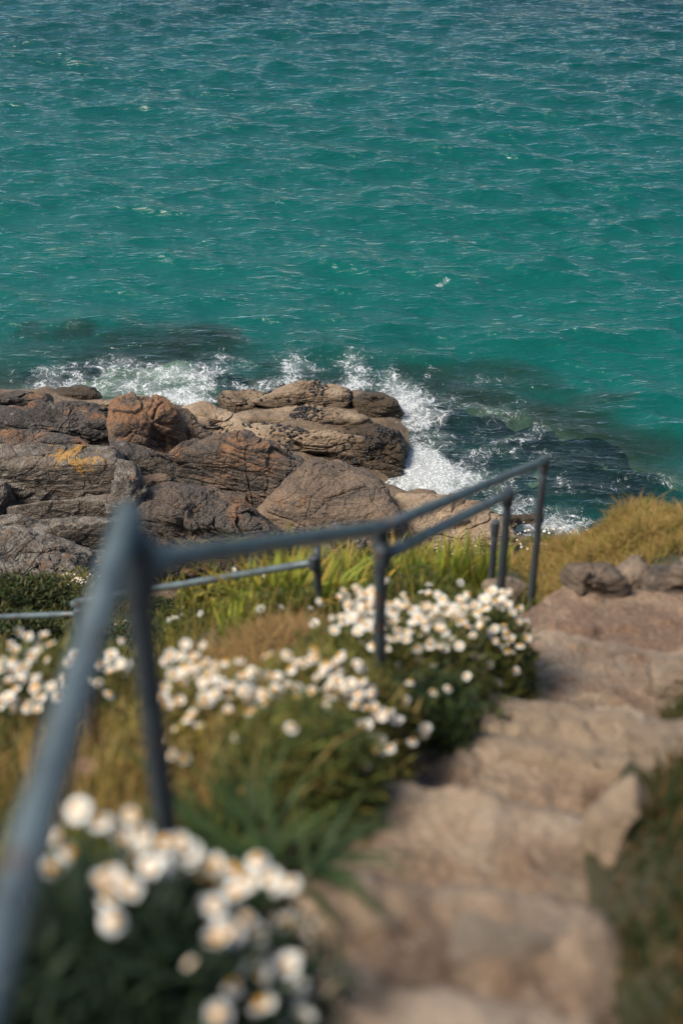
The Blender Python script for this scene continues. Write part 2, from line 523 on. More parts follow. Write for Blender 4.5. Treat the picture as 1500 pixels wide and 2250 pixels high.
# ------------------------------------------------------------------ the sea
xs = np.unique(np.concatenate([-28 - np.geomspace(0.3, 2500, 26), lines(-28, 28, 620), 28 + np.geomspace(0.3, 2500, 26)]))
ys = np.unique(np.concatenate([lines(20, 60, 520), lines(60.09, 98, 330), 98 + np.geomspace(0.3, 4000, 30)]))
X, Y = np.meshgrid(xs, ys)
bedz = bed(X, Y)
sdv = sdist(X, Y)
depth = np.clip(-bedz, 0, 50)
calm = ss(-sdv, -0.5, 3.0) * 0.75 + 0.25
fade = ss(-np.hypot(np.maximum(np.abs(X) - 30, 0), np.maximum(Y - 105, 0)), -40, 0)
gust = 0.70 + 0.75 * (n2(X, Y, 0.07, 3, 11.0) + 0.35)
Zs = np.zeros(X.shape); DX = np.zeros(X.shape); DY = np.zeros(X.shape)
wr_ = np.random.default_rng(12)
for i in range(110):
    lam = 0.36 * (6.0 / 0.36) ** (i / 109.0) * wr_.uniform(0.93, 1.07)
    k = 2 * math.pi / lam
    ang = R(-90 - 14) + wr_.normal() * R(28)
    ph = wr_.uniform(0, 6.283)
    a = 0.032 / k * (1.0 if lam < 3 else 0.5)
    th = k * (X * math.cos(ang) + Y * math.sin(ang)) + ph
    A = a * calm * fade * gust
    Zs += A * np.cos(th)
    DX -= A * 0.42 * math.cos(ang) * np.sin(th)
    DY -= A * 0.42 * math.sin(ang) * np.sin(th)
FOAM = [(165, 850, 1.5, 1.0, .95), (235, 825, 2.5, 1.2, .85), (300, 850, 2.2, 1.0, 1.0), (370, 862, 1.6, .8, 1.25), (400, 880, 0.8, .6, 1.5), (410, 815, 2.0, 1.3, .9), (330, 800, 2.6, 1.0, .72), (520, 840, 1.8, .9, .75), (215, 790, 1.2, .6, .55),
        (650, 815, 0.6, 1.5, .95), (660, 845, 1.2, .7, .95), (560, 858, 1.6, .6, .7), (700, 800, 2.0, 1.3, .60), (785, 812, 1.0, 1.9, .85), (780, 848, .8, .9, 1.15), (800, 780, .9, 1.0, .60), (860, 850, .8, 2.0, .85),
        (890, 890, .9, 1.5, 1.35), (905, 930, 1.3, 1.2, 1.05), (870, 945, .9, .6, 1.1), (930, 980, 1.3, 1.4, .8), (915, 1010, .9, .8, 1.25), (950, 1030, 1.3, 1.1, 1.75), (965, 1060, 1.2, .8, 1.6), (870, 1065, 1.2, .5, 1.1),
        (1010, 1050, 1.4, 1.2, .85), (1060, 1085, 1.6, .8, .7), (960, 890, 1.6, 1.4, .65), (1060, 920, 2.2, 2.0, .58), (1110, 960, 2.4, 1.9, .58), (1050, 990, 2.0, 1.4, .62), (1170, 1000, 2.2, 1.5, .52), (1060, 850, 1.8, 1.4, .52),
        (1170, 1150, 1.6, .7, 1.15), (1225, 1160, 1.0, .7, 1.0), (1130, 1120, 1.8, .7, .8), (1240, 1060, 2.2, 1.0, .55), (1430, 1050, .9, .5, .6), (1300, 880, 1.2, .9, .42), (960, 800, 1.2, 1.0, .45),
        (540, 742, .7, .3, .65), (256, 433, .12, .35, .8), (1308, 487, .14, .35, .8), (1318, 505, .12, .3, .7), (982, 620, .2, .25, .7), (965, 625, .4, .25, .6), (1375, 92, 1.4, 1.6, .42), (320, 55, 2.0, 1.5, .42), (1160, 50, 1.4, 1., .38), (760, 160, .5, .5, .4)]
wx = n2(X, Y, 0.5, 3, 13.0) * 1.1; wy = n2(X, Y, 0.5, 3, 18.0) * 1.1
foam = np.zeros(X.shape)
for (u, v, rx, ry, s_) in FOAM:
    p = at_z(u, v, 0.0)
    sm = min(1.0, rx)
    q = ((X + wx * sm - p[0]) / rx) ** 2 + ((Y + wy * sm - p[1]) / ry) ** 2
    foam = np.maximum(foam, (s_ * .9) * np.exp(-q * 0.75))
foam = np.maximum(foam, 0.85 * (1 - ss(np.abs(bedz), 0.0, 0.35)) * ss(-Y, -39, -24) * (sdv < 2.5))
Zs += 0.10 * np.clip(foam - 0.8, 0, 0.8) * (0.6 + 0.9 * n2(X, Y, 1.8, 3, 21.0))
wm = NT('sea_water', 0.06)
D = wm.attr('depth'); F = wm.attr('foam')
P = wm.pos()
body = wm.ramp(wm.math('DIVIDE', D, 8.0), [(0.05, (0.010, 0.075, 0.058)), (0.28, (0.001, 0.096, 0.078)), (0.45, (0.001, 0.084, 0.071)), (0.80, (0.0003, 0.020, 0.026))])
body = wm.mix(wm.sstep(wm.noise(0.10, 3, 0.5), 0.35, 0.65, 0.0, 0.35), body, (0.002, 0.075, 0.072))
def ridge(sc, det, mp, ln, dist):
    nn = wm.noise(sc, det, 0.6, wm.map(P, mp, (0, 0, R(ln))), dist)
    return wm.math('SUBTRACT', 1.0, wm.math('ABSOLUTE', wm.math('SUBTRACT', wm.math('MULTIPLY', nn, 2.0), 1.0)))
rip = ridge(1.5, 3, (0.5, 1.8, 1), 13, 0.4)
rip2 = wm.noise(4.2, 4, 0.6, wm.map(P, (0.6, 1.6, 1), (0, 0, R(9))), 0.6)
rip3 = wm.noise(1.3, 3, 0.55, wm.map(P, (0.55, 1.7, 1), (0, 0, R(16))), 0.3)
hh = wm.math('ADD', wm.math('ADD', wm.math('MULTIPLY', rip, 0.34), wm.math('MULTIPLY', rip2, 0.34)), wm.math('MULTIPLY', rip3, 1.0))
nrmw = wm.bump(hh, 1.0, 0.145)
dif = wm.n('ShaderNodeBsdfDiffuse', {'Color': body, 'Normal': nrmw})
trn = wm.n('ShaderNodeBsdfTransparent', {'Color': (0.60, 0.86, 0.84, 1)})
opa = wm.math('SUBTRACT', 1.0, wm.math('POWER', 2.718, wm.math('MULTIPLY', wm.math('POWER', wm.math('MULTIPLY', D, 0.46), 1.7), -1.0)))
opa = wm.math('MULTIPLY', opa, 0.985)
bd = wm.n('ShaderNodeMixShader', {0: opa, 1: trn.outputs[0], 2: dif.outputs[0]})
gl = wm.n('ShaderNodeBsdfGlossy', {'Color': (1, 1, 1, 1), 'Roughness': 0.07, 'Normal': nrmw})
fr = wm.n('ShaderNodeFresnel', {'IOR': 1.33, 'Normal': nrmw})
wat = wm.n('ShaderNodeMixShader', {0: fr.outputs[0], 1: bd.outputs[0], 2: gl.outputs[0]})
# foam: a lace of bubbles that closes up where it is thick
wv = wm.n('ShaderNodeMix', {0: 0.34, 4: P, 5: wm.n('ShaderNodeTexNoise', {'Vector': P, 'Scale': 2.2, 'Detail': 7.0, 'Roughness': 0.65}).outputs['Color']}, data_type='VECTOR').outputs[1]
wv2 = wm.map(wv, (1.15, 0.75, 1))
lace = wm.math('MINIMUM', wm.voro(3.4, wv2, 'DISTANCE_TO_EDGE'), wm.math('MULTIPLY', wm.voro(8.5, wv2, 'DISTANCE_TO_EDGE'), 1.3))
fil = wm.math('ABSOLUTE', wm.math('SUBTRACT', wm.noise(2.4, 5, 0.6, wm.map(P, (1.1, 0.8, 1), loc=(7, 3, 0)), 0.8), 0.5))
lace = wm.math('MINIMUM', wm.math('ADD', lace, 0.02), wm.math('MULTIPLY', fil, 1.5))
fn = wm.noise(1.1, 7, 0.72, wm.map(P, (0.9, 0.9, 1), loc=(4, 9, 0)), 0.5)
fd = wm.math('ADD', F, wm.math('MULTIPLY', wm.math('SUBTRACT', fn, 0.5), 1.7))
wd = wm.sstep(fd, 0.30, 1.5, 0.0, 0.19)
web = wm.math('MULTIPLY', wm.math('SUBTRACT', 1.0, wm.math('DIVIDE', lace, wm.math('MAXIMUM', wd, 0.001)), True), wm.sstep(fd, 0.30, 0.65))
solid = wm.sstep(fd, 1.15, 1.9)
fine = wm.sstep(wm.noise(20, 3, 0.6), 0.35, 0.62)
fm = wm.math('MULTIPLY', wm.sstep(web, 0.0, 0.8), wm.math('ADD', wm.math('MULTIPLY', fine, 0.5), 0.5))
veil = wm.sstep(fd, 0.45, 1.5, 0.0, 0.45)
fm = wm.math('MAXIMUM', wm.math('MAXIMUM', fm, veil), wm.math('MULTIPLY', solid, wm.math('ADD', wm.math('MULTIPLY', fine, 0.25), 0.75)))
fm = wm.math('MULTIPLY', fm, wm.sstep(F, 0.12, 0.3))
fb = wm.n('ShaderNodeBsdfDiffuse', {'Color': (0.78, 0.80, 0.79, 1), 'Normal': wm.bump(wm.math('ADD', fm, wm.noise(5, 6, 0.7)), 0.7, 0.12)})
fin = wm.n('ShaderNodeMixShader', {0: fm, 1: wat.outputs[0], 2: fb.outputs[0]})
wm.t.links.new(fin.outputs[0], wm.out.inputs[0])
V = np.stack([(X + DX).ravel(), (Y + DY).ravel(), Zs.ravel()], 1)
o = link('sea', np_mesh('sea', V, grid_faces(len(xs), len(ys)), attrs={'depth': depth.ravel(), 'foam': foam.ravel()}), wm.m)
o['kind'] = 'structure'

# ------------------------------------------------------------------ rocks
_ico = {}


def ico(sub):
    if sub not in _ico:
        bm = bmesh.new()
        bmesh.ops.create_icosphere(bm, subdivisions=sub, radius=1.0)
        v = np.array([x.co[:] for x in bm.verts]); f = np.array([[q.index for q in x.verts] for x in bm.faces])
        bm.free()
        v /= np.linalg.norm(v, axis=1)[:, None]
        _ico[sub] = (v, f)
    return _ico[sub]


def poly_polar(poly, n=720):
    th = np.linspace(-math.pi, math.pi, n, endpoint=False)
    dx, dy = np.cos(th), np.sin(th)
    r = np.zeros(n)
    m = len(poly)
    for i in range(m):
        a, b = poly[i], poly[(i + 1) % m]
        e = b - a
        den = dx * e[1] - dy * e[0]
        den = np.where(np.abs(den) < 1e-9, 1e-9, den)
        t = (a[0] * e[1] - a[1] * e[0]) / den
        s = (a[0] * dy - a[1] * dx) / den
        ok = (t > 0) & (s >= -1e-6) & (s <= 1 + 1e-6)
        r = np.where(ok, np.maximum(r, t), r)
    k = np.exp(-0.5 * (np.arange(-14, 15) / 2.4) ** 2); k /= k.sum()
    r = np.convolve(np.concatenate([r[-14:], r, r[:14]]), k, 'valid')
    return th, r


def area_centroid(poly):
    x, y = poly[:, 0], poly[:, 1]
    x1, y1 = np.roll(x, -1), np.roll(y, -1)
    c = x * y1 - x1 * y
    A = c.sum() / 2
    return np.array([((x + x1) * c).sum() / (6 * A), ((y + y1) * c).sum() / (6 * A)])


def make_rock(name, poly, base, mat, label, thick=0.8, ridge=0.45, top=(0.05, 0.0, 1.0), front=(0.1, -1.0, 0.25), p=9.0, sub=7, rough=1.0, strata=0.0, tilt=0.0, crack=1.0, cuts=5, frac=1.0, seed=0, cat='rock', group=None, fit=1.10):
    """poly: outline in photo pixels; base: a world point of its foot (gives the distance)"""
    d0 = (base - EYE) @ (-TOW)
    poly = np.array(poly, float)
    cpx = area_centroid(poly)
    sc = d0 / FPX
    loc2 = np.stack([(poly[:, 0] - cpx[0]) * sc, -(poly[:, 1] - cpx[1]) * sc], 1) * fit
    hgt = loc2[:, 1].max() - loc2[:, 1].min(); wid = loc2[:, 0].max() - loc2[:, 0].min()
    half = min(hgt, wid) / 2
    T = thick * half * 1.25
    dc = d0 + 0.25 * T
    center = at(cpx[0], cpx[1], dc)
    dirs, faces = ico(sub)
    a, b, c = dirs[:, 0], dirs[:, 1], dirs[:, 2]
    th, rr = poly_polar(loc2 * (dc / d0))
    rr = rr * (1 + .035 * n2(np.cos(th) * 2, np.sin(th) * 2, 1.6, 4, seed * 1.7))
    s = np.sqrt(a * a + b * b)
    p = p * 1.5; cuts = cuts + 5
    rp = np.interp(np.arctan2(b, a), np.append(th, math.pi), np.append(rr, rr[0])) / np.maximum(s, 1e-4)
    inv = rp ** -p
    W = a[:, None] * RIGHT + b[:, None] * UP + c[:, None] * TOW
    pr = UP * (ridge * hgt / 2) + TOW * T * 0.85
    rs = np.random.default_rng(seed + 100)
    for nrm in (top, front, tuple(-TOW)):
        n_ = np.array(nrm, float); n_ /= np.linalg.norm(n_)
        dd = n_ @ pr if n_ @ TOW > -0.99 else T * 1.0
        dd = max(dd, 0.25 * half)
        den = W @ n_
        inv = inv + np.where(den > 1e-3, (np.maximum(den, 1e-3) / dd) ** p, 0)
    r = inv ** (-1 / p)
    pos = W * r[:, None]
    for i in range(cuts):
        n_ = rs.normal(size=3) * np.array([1, .8, .8]) + TOW * 0.9; n_ /= np.linalg.norm(n_)
        dd = np.max(pos @ n_) * rs.uniform(0.80, 0.95)
        den = W @ n_
        inv = inv + np.where(den > 1e-3, (np.maximum(den, 1e-3) / dd) ** (p * 1.6), 0)
    r = inv ** (-1 / p)
    pos = center + W * r[:, None]
    sz = math.sqrt(hgt * wid)
    q = pos + seed * 3.7
    disp = fbm(q * (1.3 / sz), 5, 0.55) * 0.065 * sz * rough
    disp += fbm(q * (6.0 / sz), 4, 0.6) * 0.022 * sz * rough
    ct, st_ = math.cos(R(tilt)), math.sin(R(tilt))
    an = np.stack([(q[:, 0] * ct - q[:, 2] * st_) * 1.1, q[:, 1] * 1.3, (q[:, 2] * ct + q[:, 0] * st_) * 3.0], 1)
    disp += fbm(an * (1.1 / sz) + 3.3, 5, 0.62) * 0.05 * sz * rough
    fine_ = fbm(an * 1.5 + 1.7, 5, 0.66)
    disp += (np.abs(fine_) * -0.11 + 0.02) * rough * min(1.0, sz / 2)
    if frac > 0:                      # joint-bounded blocks, each set a little in or out of its neighbours
        K = 46
        mt_ = np.stack([(q[:, 0] * ct - q[:, 2] * st_) * 0.75, q[:, 1], (q[:, 2] * ct + q[:, 0] * st_) * 1.7], 1)
        mt_ = mt_ + np.stack([fbm(q * (2.2 / sz) + 31 * k_, 3) for k_ in range(3)], 1) * .16 * sz
        ce = mt_[rs.integers(0, len(mt_), K)]
        dd_ = np.stack([((mt_ - e_) ** 2).sum(1) for e_ in ce], 1) ** .5
        id_ = np.argmin(dd_, 1); f1 = dd_.min(1)
        dd_[np.arange(len(mt_)), id_] = 1e9
        gap = dd_.min(1) - f1
        off = rs.normal(size=K) * .032 * sz * frac
        disp += off[id_] * ss(gap, 0, .05 * sz) - (1 - ss(gap, 0, .022 * sz)) * .02 * sz * frac
    ax = pos @ np.array([st_, -0.25, ct])
    if strata > 0:
        lay = ax * (9.0 / max(sz, .3)) + fbm(q * (1.1 / sz), 3) * 1.6
        fr = lay - np.floor(lay)
        prof = np.where(fr < 0.78, 0.25 * np.sin(fr / 0.78 * math.pi), -0.9 * np.sin((fr - 0.78) / 0.22 * math.pi))
        amt = 0.6 + 0.8 * perlin(np.stack([np.floor(lay) * 7.7, q[:, 0] * 0.9 / sz, q[:, 1] * .9 / sz], 1))
        disp += prof * strata * 0.035 * sz * amt
    if crack > 0:
        for kk, (fx, fz) in enumerate(((0.8, 2.2), (1.9, 0.7), (1.2, 1.2))):
            e = perlin(np.stack([(q[:, 0] * ct + q[:, 2] * st_) * fx, q[:, 1] * 0.9, (q[:, 2] * ct - q[:, 0] * st_) * fz], 1) * (1.5 / sz) + fbm(q * 2.5 / sz, 3)[:, None] * 0.35 + kk * 5)
            disp -= (1 - ss(np.abs(e), 0.0, 0.022)) * 0.026 * sz * crack * (0.4 + ss(perlin(q * (1.1 / sz) + kk * 9), -0.2, 0.3))
    pos = pos + W * disp[:, None]
    foot = np.array([center[0], center[1], pos[:, 2].min()])
    o = link(name, np_mesh(name, pos - foot, faces), mat, loc=foot)
    tag(o, label, cat, group)
    return o, pos


M = {}
TAN1, TAN2 = (0.44, 0.315, 0.20), (0.27, 0.176, 0.102)
M['tan'] = rock_mat('sea_washed_granite', TAN1, TAN2, dark=0.12, tilt=4, weed=0.55, speck=0.7)
M['tanbrown'] = rock_mat('weedy_granite', (0.22, 0.14, 0.085), (0.14, 0.09, 0.05), dark=0.3, tilt=6, weed=1.25, speck=0.8)
M['brown'] = rock_mat('brown_granite', (0.23, 0.148, 0.087), (0.12, 0.075, 0.044), dark=0.48, tilt=18, orange=0.15, speck=1.0)
M['darkbrown'] = rock_mat('dark_brown_granite', (0.135, 0.080, 0.046), (0.070, 0.044, 0.028), dark=0.78, tilt=15, orange=0.52, speck=1.0)
M['black'] = rock_mat('black_lichened_granite', (0.060, 0.044, 0.036), (0.105, 0.070, 0.047), dark=1.0, tilt=16, orange=0.45, speck=0.9, lichen=0.12)
M['orange'] = rock_mat('orange_lichened_granite', (0.19, 0.105, 0.055), (0.12, 0.075, 0.045), dark=0.55, tilt=40, orange=1.0, speck=1.0)
M['grey'] = rock_mat('grey_lichened_granite', (0.165, 0.122, 0.086), (0.085, 0.060, 0.042), dark=0.62, tilt=6, lichen=0.75, speck=1.0, orange=0.1)
ypt = at_z(165, 1018, 4.4)


def bz(v, z, u=400):
    return at_z(u, v, z)


ROCKS = [
    # tan wave-washed ledges at the water
    ('ledge_rock', [(478, 872), (495, 860), (555, 857), (584, 868), (578, 895), (545, 918), (505, 918), (484, 897)], (915, 0.2), 'tan', 'pale tan ledge rock at the left end of the wave-washed ledges', dict(strata=.9, ridge=.2, thick=1.0, tilt=4)),
    ('ledge_rock', [(560, 885), (600, 868), (632, 850), (668, 842), (705, 846), (752, 847), (774, 860), (777, 897), (740, 908), (680, 906), (600, 908)], (905, 0.3), 'tan', 'long pale tan ledge rock nearest the open water, with a dark weedy crest', dict(strata=.7, ridge=.25, thick=1.1, tilt=-3, cuts=3)),
    ('boulder', [(772, 885), (800, 857), (832, 858), (866, 880), (882, 908), (862, 930), (835, 945), (790, 940), (770, 910)], (940, -0.1), 'tanbrown', 'dark brown weedy boulder with surf breaking on its right side', dict(strata=.6, ridge=.2, thick=1.0, cuts=4, tilt=10)),
    ('ledge_rock', [(512, 922), (545, 906), (640, 899), (740, 903), (792, 918), (800, 945), (740, 955), (650, 950), (570, 942), (520, 936)], (948, 0.3), 'tan', 'cracked tan ledge rock dotted with mussels behind the long ledge', dict(strata=1.4, ridge=.2, thick=1.3, tilt=5)),
    ('ledge_rock', [(536, 945), (575, 933), (650, 942), (740, 952), (792, 962), (812, 985), (800, 1012), (760, 1018), (680, 1008), (600, 992), (560, 970)], (1010, 0.3), 'tan', 'long flat-topped tan ledge rock with a dark mussel band below it', dict(strata=1.1, ridge=.35, thick=1.2, tilt=5, cuts=3)),
    ('ledge_rock', [(770, 948), (830, 938), (870, 952), (892, 978), (886, 1008), (893, 1040), (845, 1048), (790, 1040), (755, 1018), (778, 982)], (1040, -0.1), 'tanbrown', 'brown broken weedy rock at the seaward tip of the tan ledges', dict(strata=1.6, ridge=.25, thick=1.0, tilt=8, rough=1.3)),
    ('ledge_rock', [(680, 1008), (760, 1000), (830, 1018), (892, 1032), (885, 1050), (800, 1052), (720, 1040)], (1045, 0.0), 'tanbrown', 'low brown weedy ledge at the foot of the tan rocks', dict(strata=1.5, ridge=.1, thick=1.4, tilt=6, rough=1.3)),
    ('ledge_rock', [(375, 915), (440, 880), (500, 900), (535, 930), (565, 958), (545, 990), (470, 972), (400, 950)], (975, 0.7), 'tan', 'low tan shelf rock sloping down between the orange boulder and the ledges', dict(strata=1.0, ridge=-.1, thick=.8, tilt=14)),
    ('ledge_rock', [(560, 965), (600, 975), (655, 1000), (670, 1020), (640, 1032), (600, 1020), (570, 1000)], (1025, 0.9), 'tan', 'small pale tan rock tucked between the dark boulder and the flat ledge', dict(strata=.6, ridge=.1, thick=1.2, tilt=25, sub=6)),
    # middle boulders
    ('boulder', [(256, 900), (275, 882), (320, 879), (365, 889), (388, 920), (404, 960), (414, 985), (392, 1015), (360, 1028), (300, 1008), (262, 975), (255, 935)], (1015, 1.5), 'orange', 'tall boulder with a rusty orange crown at the middle left', dict(ridge=.55, thick=1.0, front=(0.55, -1, .3), top=(-.15, -.15, 1), tilt=45, strata=.7, cuts=4)),
    ('boulder', [(372, 898), (410, 908), (458, 958), (466, 980), (425, 1000), (398, 985), (382, 940)], (990, 1.2), 'brown', 'grey-brown sloping slab leaning on the right side of the orange-crowned boulder', dict(ridge=.1, thick=.9, top=(.5, -.2, 1), tilt=45, cuts=2)),
    ('boulder', [(388, 1020), (430, 988), (480, 970), (545, 963), (590, 975), (655, 1025), (662, 1050), (625, 1085), (560, 1155), (530, 1148), (470, 1095), (410, 1062)], (1125, 1.5), 'darkbrown', 'big dark brown boulder with a rusty sloping top in the centre of the rocks', dict(ridge=.45, thick=1.1, front=(-.15, -1, .1), top=(-.1, -.25, 1), tilt=12, strata=.45, cuts=4, sub=8)),
    ('boulder', [(552, 1150), (600, 1092), (650, 1048), (690, 1024), (740, 1017), (792, 1034), (825, 1060), (845, 1090), (872, 1130), (860, 1200), (700, 1210), (600, 1200)], (1190, 1.5), 'brown', 'big smooth domed brown boulder to the right of the dark one', dict(ridge=.15, thick=1.0, front=(-.1, -1, .45), top=(.1, -.3, 1), p=5, tilt=20, strata=.25, cuts=1, crack=.35, frac=.45, sub=8)),
    ('boulder', [(310, 1085), (400, 1072), (462, 1088), (522, 1120), (585, 1172), (575, 1240), (440, 1260), (330, 1250), (308, 1165)], (1240, 2.6), 'darkbrown', 'cracked reddish brown boulder sloping down to the right above the plants', dict(ridge=.35, thick=.9, tilt=30, strata=.8, rough=1.4, cuts=6, sub=8)),
    ('boulder', [(252, 965), (320, 990), (380, 1018), (412, 1062), (405, 1092), (330, 1070), (262, 1015)], (1075, 1.9), 'black', 'black sloping rock below the orange-crowned boulder', dict(ridge=.2, thick=1.0, tilt=30, strata=1.0, rough=1.3)),
    ('boulder', [(303, 1046), (350, 1039), (372, 1048), (374, 1072), (345, 1082), (308, 1076)], (1078, 2.3), 'darkbrown', 'small block-shaped brown rock in the gap beside the lichened block', dict(ridge=.45, thick=1.0, sub=6)),
    ('boulder', [(255, 1000), (290, 1008), (306, 1060), (312, 1100), (335, 1150), (338, 1240), (262, 1245), (250, 1110)], (1235, 2.8), 'grey', 'narrow stack of broken grey rock right of the lichened block', dict(ridge=.6, thick=.8, p=14, tilt=8, strata=2.2, rough=1.6, frac=2.2, cuts=6)),
    # left side
    ('boulder', [(-60, 862), (30, 854), (72, 866), (102, 862), (106, 892), (70, 915), (-60, 918)], (905, 1.4), 'black', 'black rock standing highest at the far left water edge', dict(ridge=.3, thick=1.2, tilt=8, strata=.8)),
    ('boulder', [(-60, 905), (80, 888), (170, 888), (232, 905), (258, 940), (262, 990), (180, 985), (90, 962), (-60, 950)], (985, 1.9), 'black', 'long black rock slope behind the lichened block', dict(ridge=.2, thick=.9, tilt=18, strata=1.2, rough=1.4, sub=8)),
    ('boulder', [(-60, 950), (90, 943), (172, 968), (205, 992), (120, 1010), (-60, 1005)], (1005, 2.3), 'darkbrown', 'low brown rock layered like slate just behind the lichened block', dict(ridge=.2, thick=1.0, tilt=14, strata=1.5, rough=1.2)),
    ('boulder', [(-60, 1003), (0, 990), (60, 984), (150, 990), (242, 988), (260, 1030), (258, 1088), (200, 1102), (60, 1122), (18, 1118), (-60, 1105)], (1115, 2.4), 'greyyellow', 'large square grey block with a bright yellow lichen patch on top', dict(ridge=.35, thick=1.2, front=(.05, -1, .12), top=(.02, -.1, 1), p=16, tilt=-4, strata=.25, cuts=-1, rough=.55, frac=.35, sub=8)),
    ('boulder', [(28, 1116), (200, 1096), (259, 1088), (258, 1158), (180, 1168), (50, 1170)], (1165, 2.4), 'grey', 'grey slab directly under the yellow-lichened block', dict(ridge=.75, thick=1.3, front=(.05, -1, .12), p=14, tilt=-4, cuts=-1, rough=.6, frac=.5)),
    ('boulder', [(-60, 1060), (10, 1065), (24, 1100), (26, 1165), (-60, 1170)], (1165, 2.5), 'grey', 'grey rock at the left frame edge beside the yellow-lichened block', dict(ridge=.6, thick=1.2, p=12, cuts=2, sub=6)),
    ('boulder', [(82, 1165), (100, 1150), (150, 1144), (256, 1152), (262, 1260), (190, 1262), (92, 1215)], (1250, 3.2), 'grey', 'grey block with a flat pale top under the slab', dict(ridge=.72, thick=1.1, front=(.1, -1, .1), p=13, tilt=-2, cuts=2, strata=.4)),
    ('boulder', [(-60, 1140), (50, 1134), (82, 1158), (84, 1200), (30, 1212), (-60, 1205)], (1200, 3.1), 'grey', 'rounded grey rock left of the flat-topped grey block', dict(ridge=.5, thick=1.1, tilt=6, cuts=4)),
    ('boulder', [(-60, 1178), (20, 1168), (100, 1190), (170, 1214), (187, 1250), (195, 1300), (100, 1330), (-60, 1330)], (1320, 4.4), 'grey', 'pale knobbly grey boulder nearest the plants at lower left', dict(ridge=.25, thick=1.0, tilt=12, strata=.8, rough=1.5, cuts=6, sub=8)),
    # right shore
    ('boulder', [(838, 1110), (880, 1085), (955, 1090), (1045, 1112), (1105, 1140), (1125, 1180), (1090, 1240), (900, 1250), (845, 1210)], (1230, 0.9), 'tan', 'low broad tan rock cut by cracks behind the handrail', dict(ridge=-.1, thick=.7, top=(.1, -.25, 1), p=5, tilt=10, cuts=3, sub=8, crack=1.4)),
    ('boulder', [(870, 1092), (905, 1075), (950, 1080), (968, 1098), (930, 1112), (885, 1110)], (1105, 0.2), 'brown', 'reddish brown rock washed by the brightest surf', dict(ridge=.1, thick=1.2, sub=6)),
    ('boulder', [(955, 1105), (985, 1092), (1020, 1098), (1030, 1110), (1000, 1122), (965, 1120)], (1115, 0.0), 'weedy', 'small black weed-covered rock right of the brightest surf', dict(ridge=.1, thick=1.2, sub=6, rough=1.5)),
    ('boulder', [(1060, 1135), (1100, 1120), (1145, 1135), (1150, 1165), (1100, 1178), (1065, 1165)], (1170, 0.2), 'tanbrown', 'brown shore rock seen between the handrail posts', dict(ridge=.1, thick=1.0, sub=6)),
    ('boulder', [(1128, 1140), (1160, 1122), (1195, 1128), (1205, 1148), (1170, 1158), (1135, 1154)], (1150, 0.0), 'tanbrown', 'small tan rock in the surf beside the farthest tall post', dict(ridge=.1, thick=1.0, sub=6)),
    ('boulder', [(690, 1195), (705, 1172), (735, 1156), (765, 1164), (792, 1188), (800, 1250), (700, 1255)], (1240, 2.0), 'grey', 'pale-topped grey rock just over the handrail in the middle', dict(ridge=.55, thick=1.0, sub=6)),
    ('boulder', [(585, 1200), (640, 1185), (700, 1195), (705, 1260), (590, 1265)], (1250, 2.0), 'darkbrown', 'dark low rock behind the middle handrail, left of the pale-topped rock', dict(ridge=.4, thick=1.0, sub=6)),
    ('boulder', [(790, 1195), (850, 1180), (890, 1200), (900, 1260), (800, 1260)], (1250, 1.6), 'brown', 'brown rock partly hidden by the middle post', dict(ridge=.3, thick=1.0, sub=6)),
    # half-drowned slabs at upper left
    ('slab_rock', [(108, 868), (130, 852), (165, 847), (228, 858), (232, 872), (190, 884), (120, 890)], (885, -0.05), 'tanbrown', 'tan slab awash in the foam beside the black rock', dict(ridge=0, thick=1.0, sub=6)),
    ('slab_rock', [(190, 895), (215, 882), (262, 878), (280, 900), (250, 920), (200, 915)], (912, 0.5), 'tan', 'pale tan rock between the black slope and the foam', dict(ridge=0, thick=1.0, sub=6)),
    ('slab_rock', [(55, 828), (80, 817), (128, 815), (138, 845), (95, 852), (58, 850)], (850, -0.55), 'tan', 'square sunken slab showing pale through the water at far left', dict(ridge=.2, thick=.8, sub=6)),
    ('slab_rock', [(270, 905), (330, 885), (400, 892), (420, 910), (380, 925), (300, 925)], (918, 0.3), 'tan', 'wet tan rock behind the orange-crowned boulder', dict(ridge=0, thick=1.0, sub=6)),
]
M['weedy'] = rock_mat('weed_covered_rock', (0.035, 0.026, 0.013), (0.02, 0.016, 0.009), dark=0.5)
rock_pts = {}
for i, (nm, poly, (bv, bzz), mt, lab, kw) in enumerate(ROCKS):
    u0 = area_centroid(np.array(poly, float))[0]
    o_, ps = make_rock(nm, poly, at_z(u0, bv, bzz), M.get(mt), lab, seed=i + 1, **kw)
    if mt == 'greyyellow':            # the lichen patch sits on this block's upper edge
        rel = ps - EYE
        dd_ = rel @ (-TOW)
        uu = 750 + FPX * (rel @ RIGHT) / dd_; vv = 1125 - FPX * (rel @ UP) / dd_
        ok = np.where(np.hypot(uu - 165, vv - 1003) < 9)[0]
        yp = ps[ok[np.argmin(dd_[ok])]]
        o_.data.materials.append(rock_mat('yellow_lichened_granite', (0.175, 0.128, 0.088), (0.092, 0.064, 0.043), dark=0.56, tilt=-4, lichen=0.6, orange=0.1, yellow=(tuple(yp), 0.75)))
    rock_pts[i] = ps

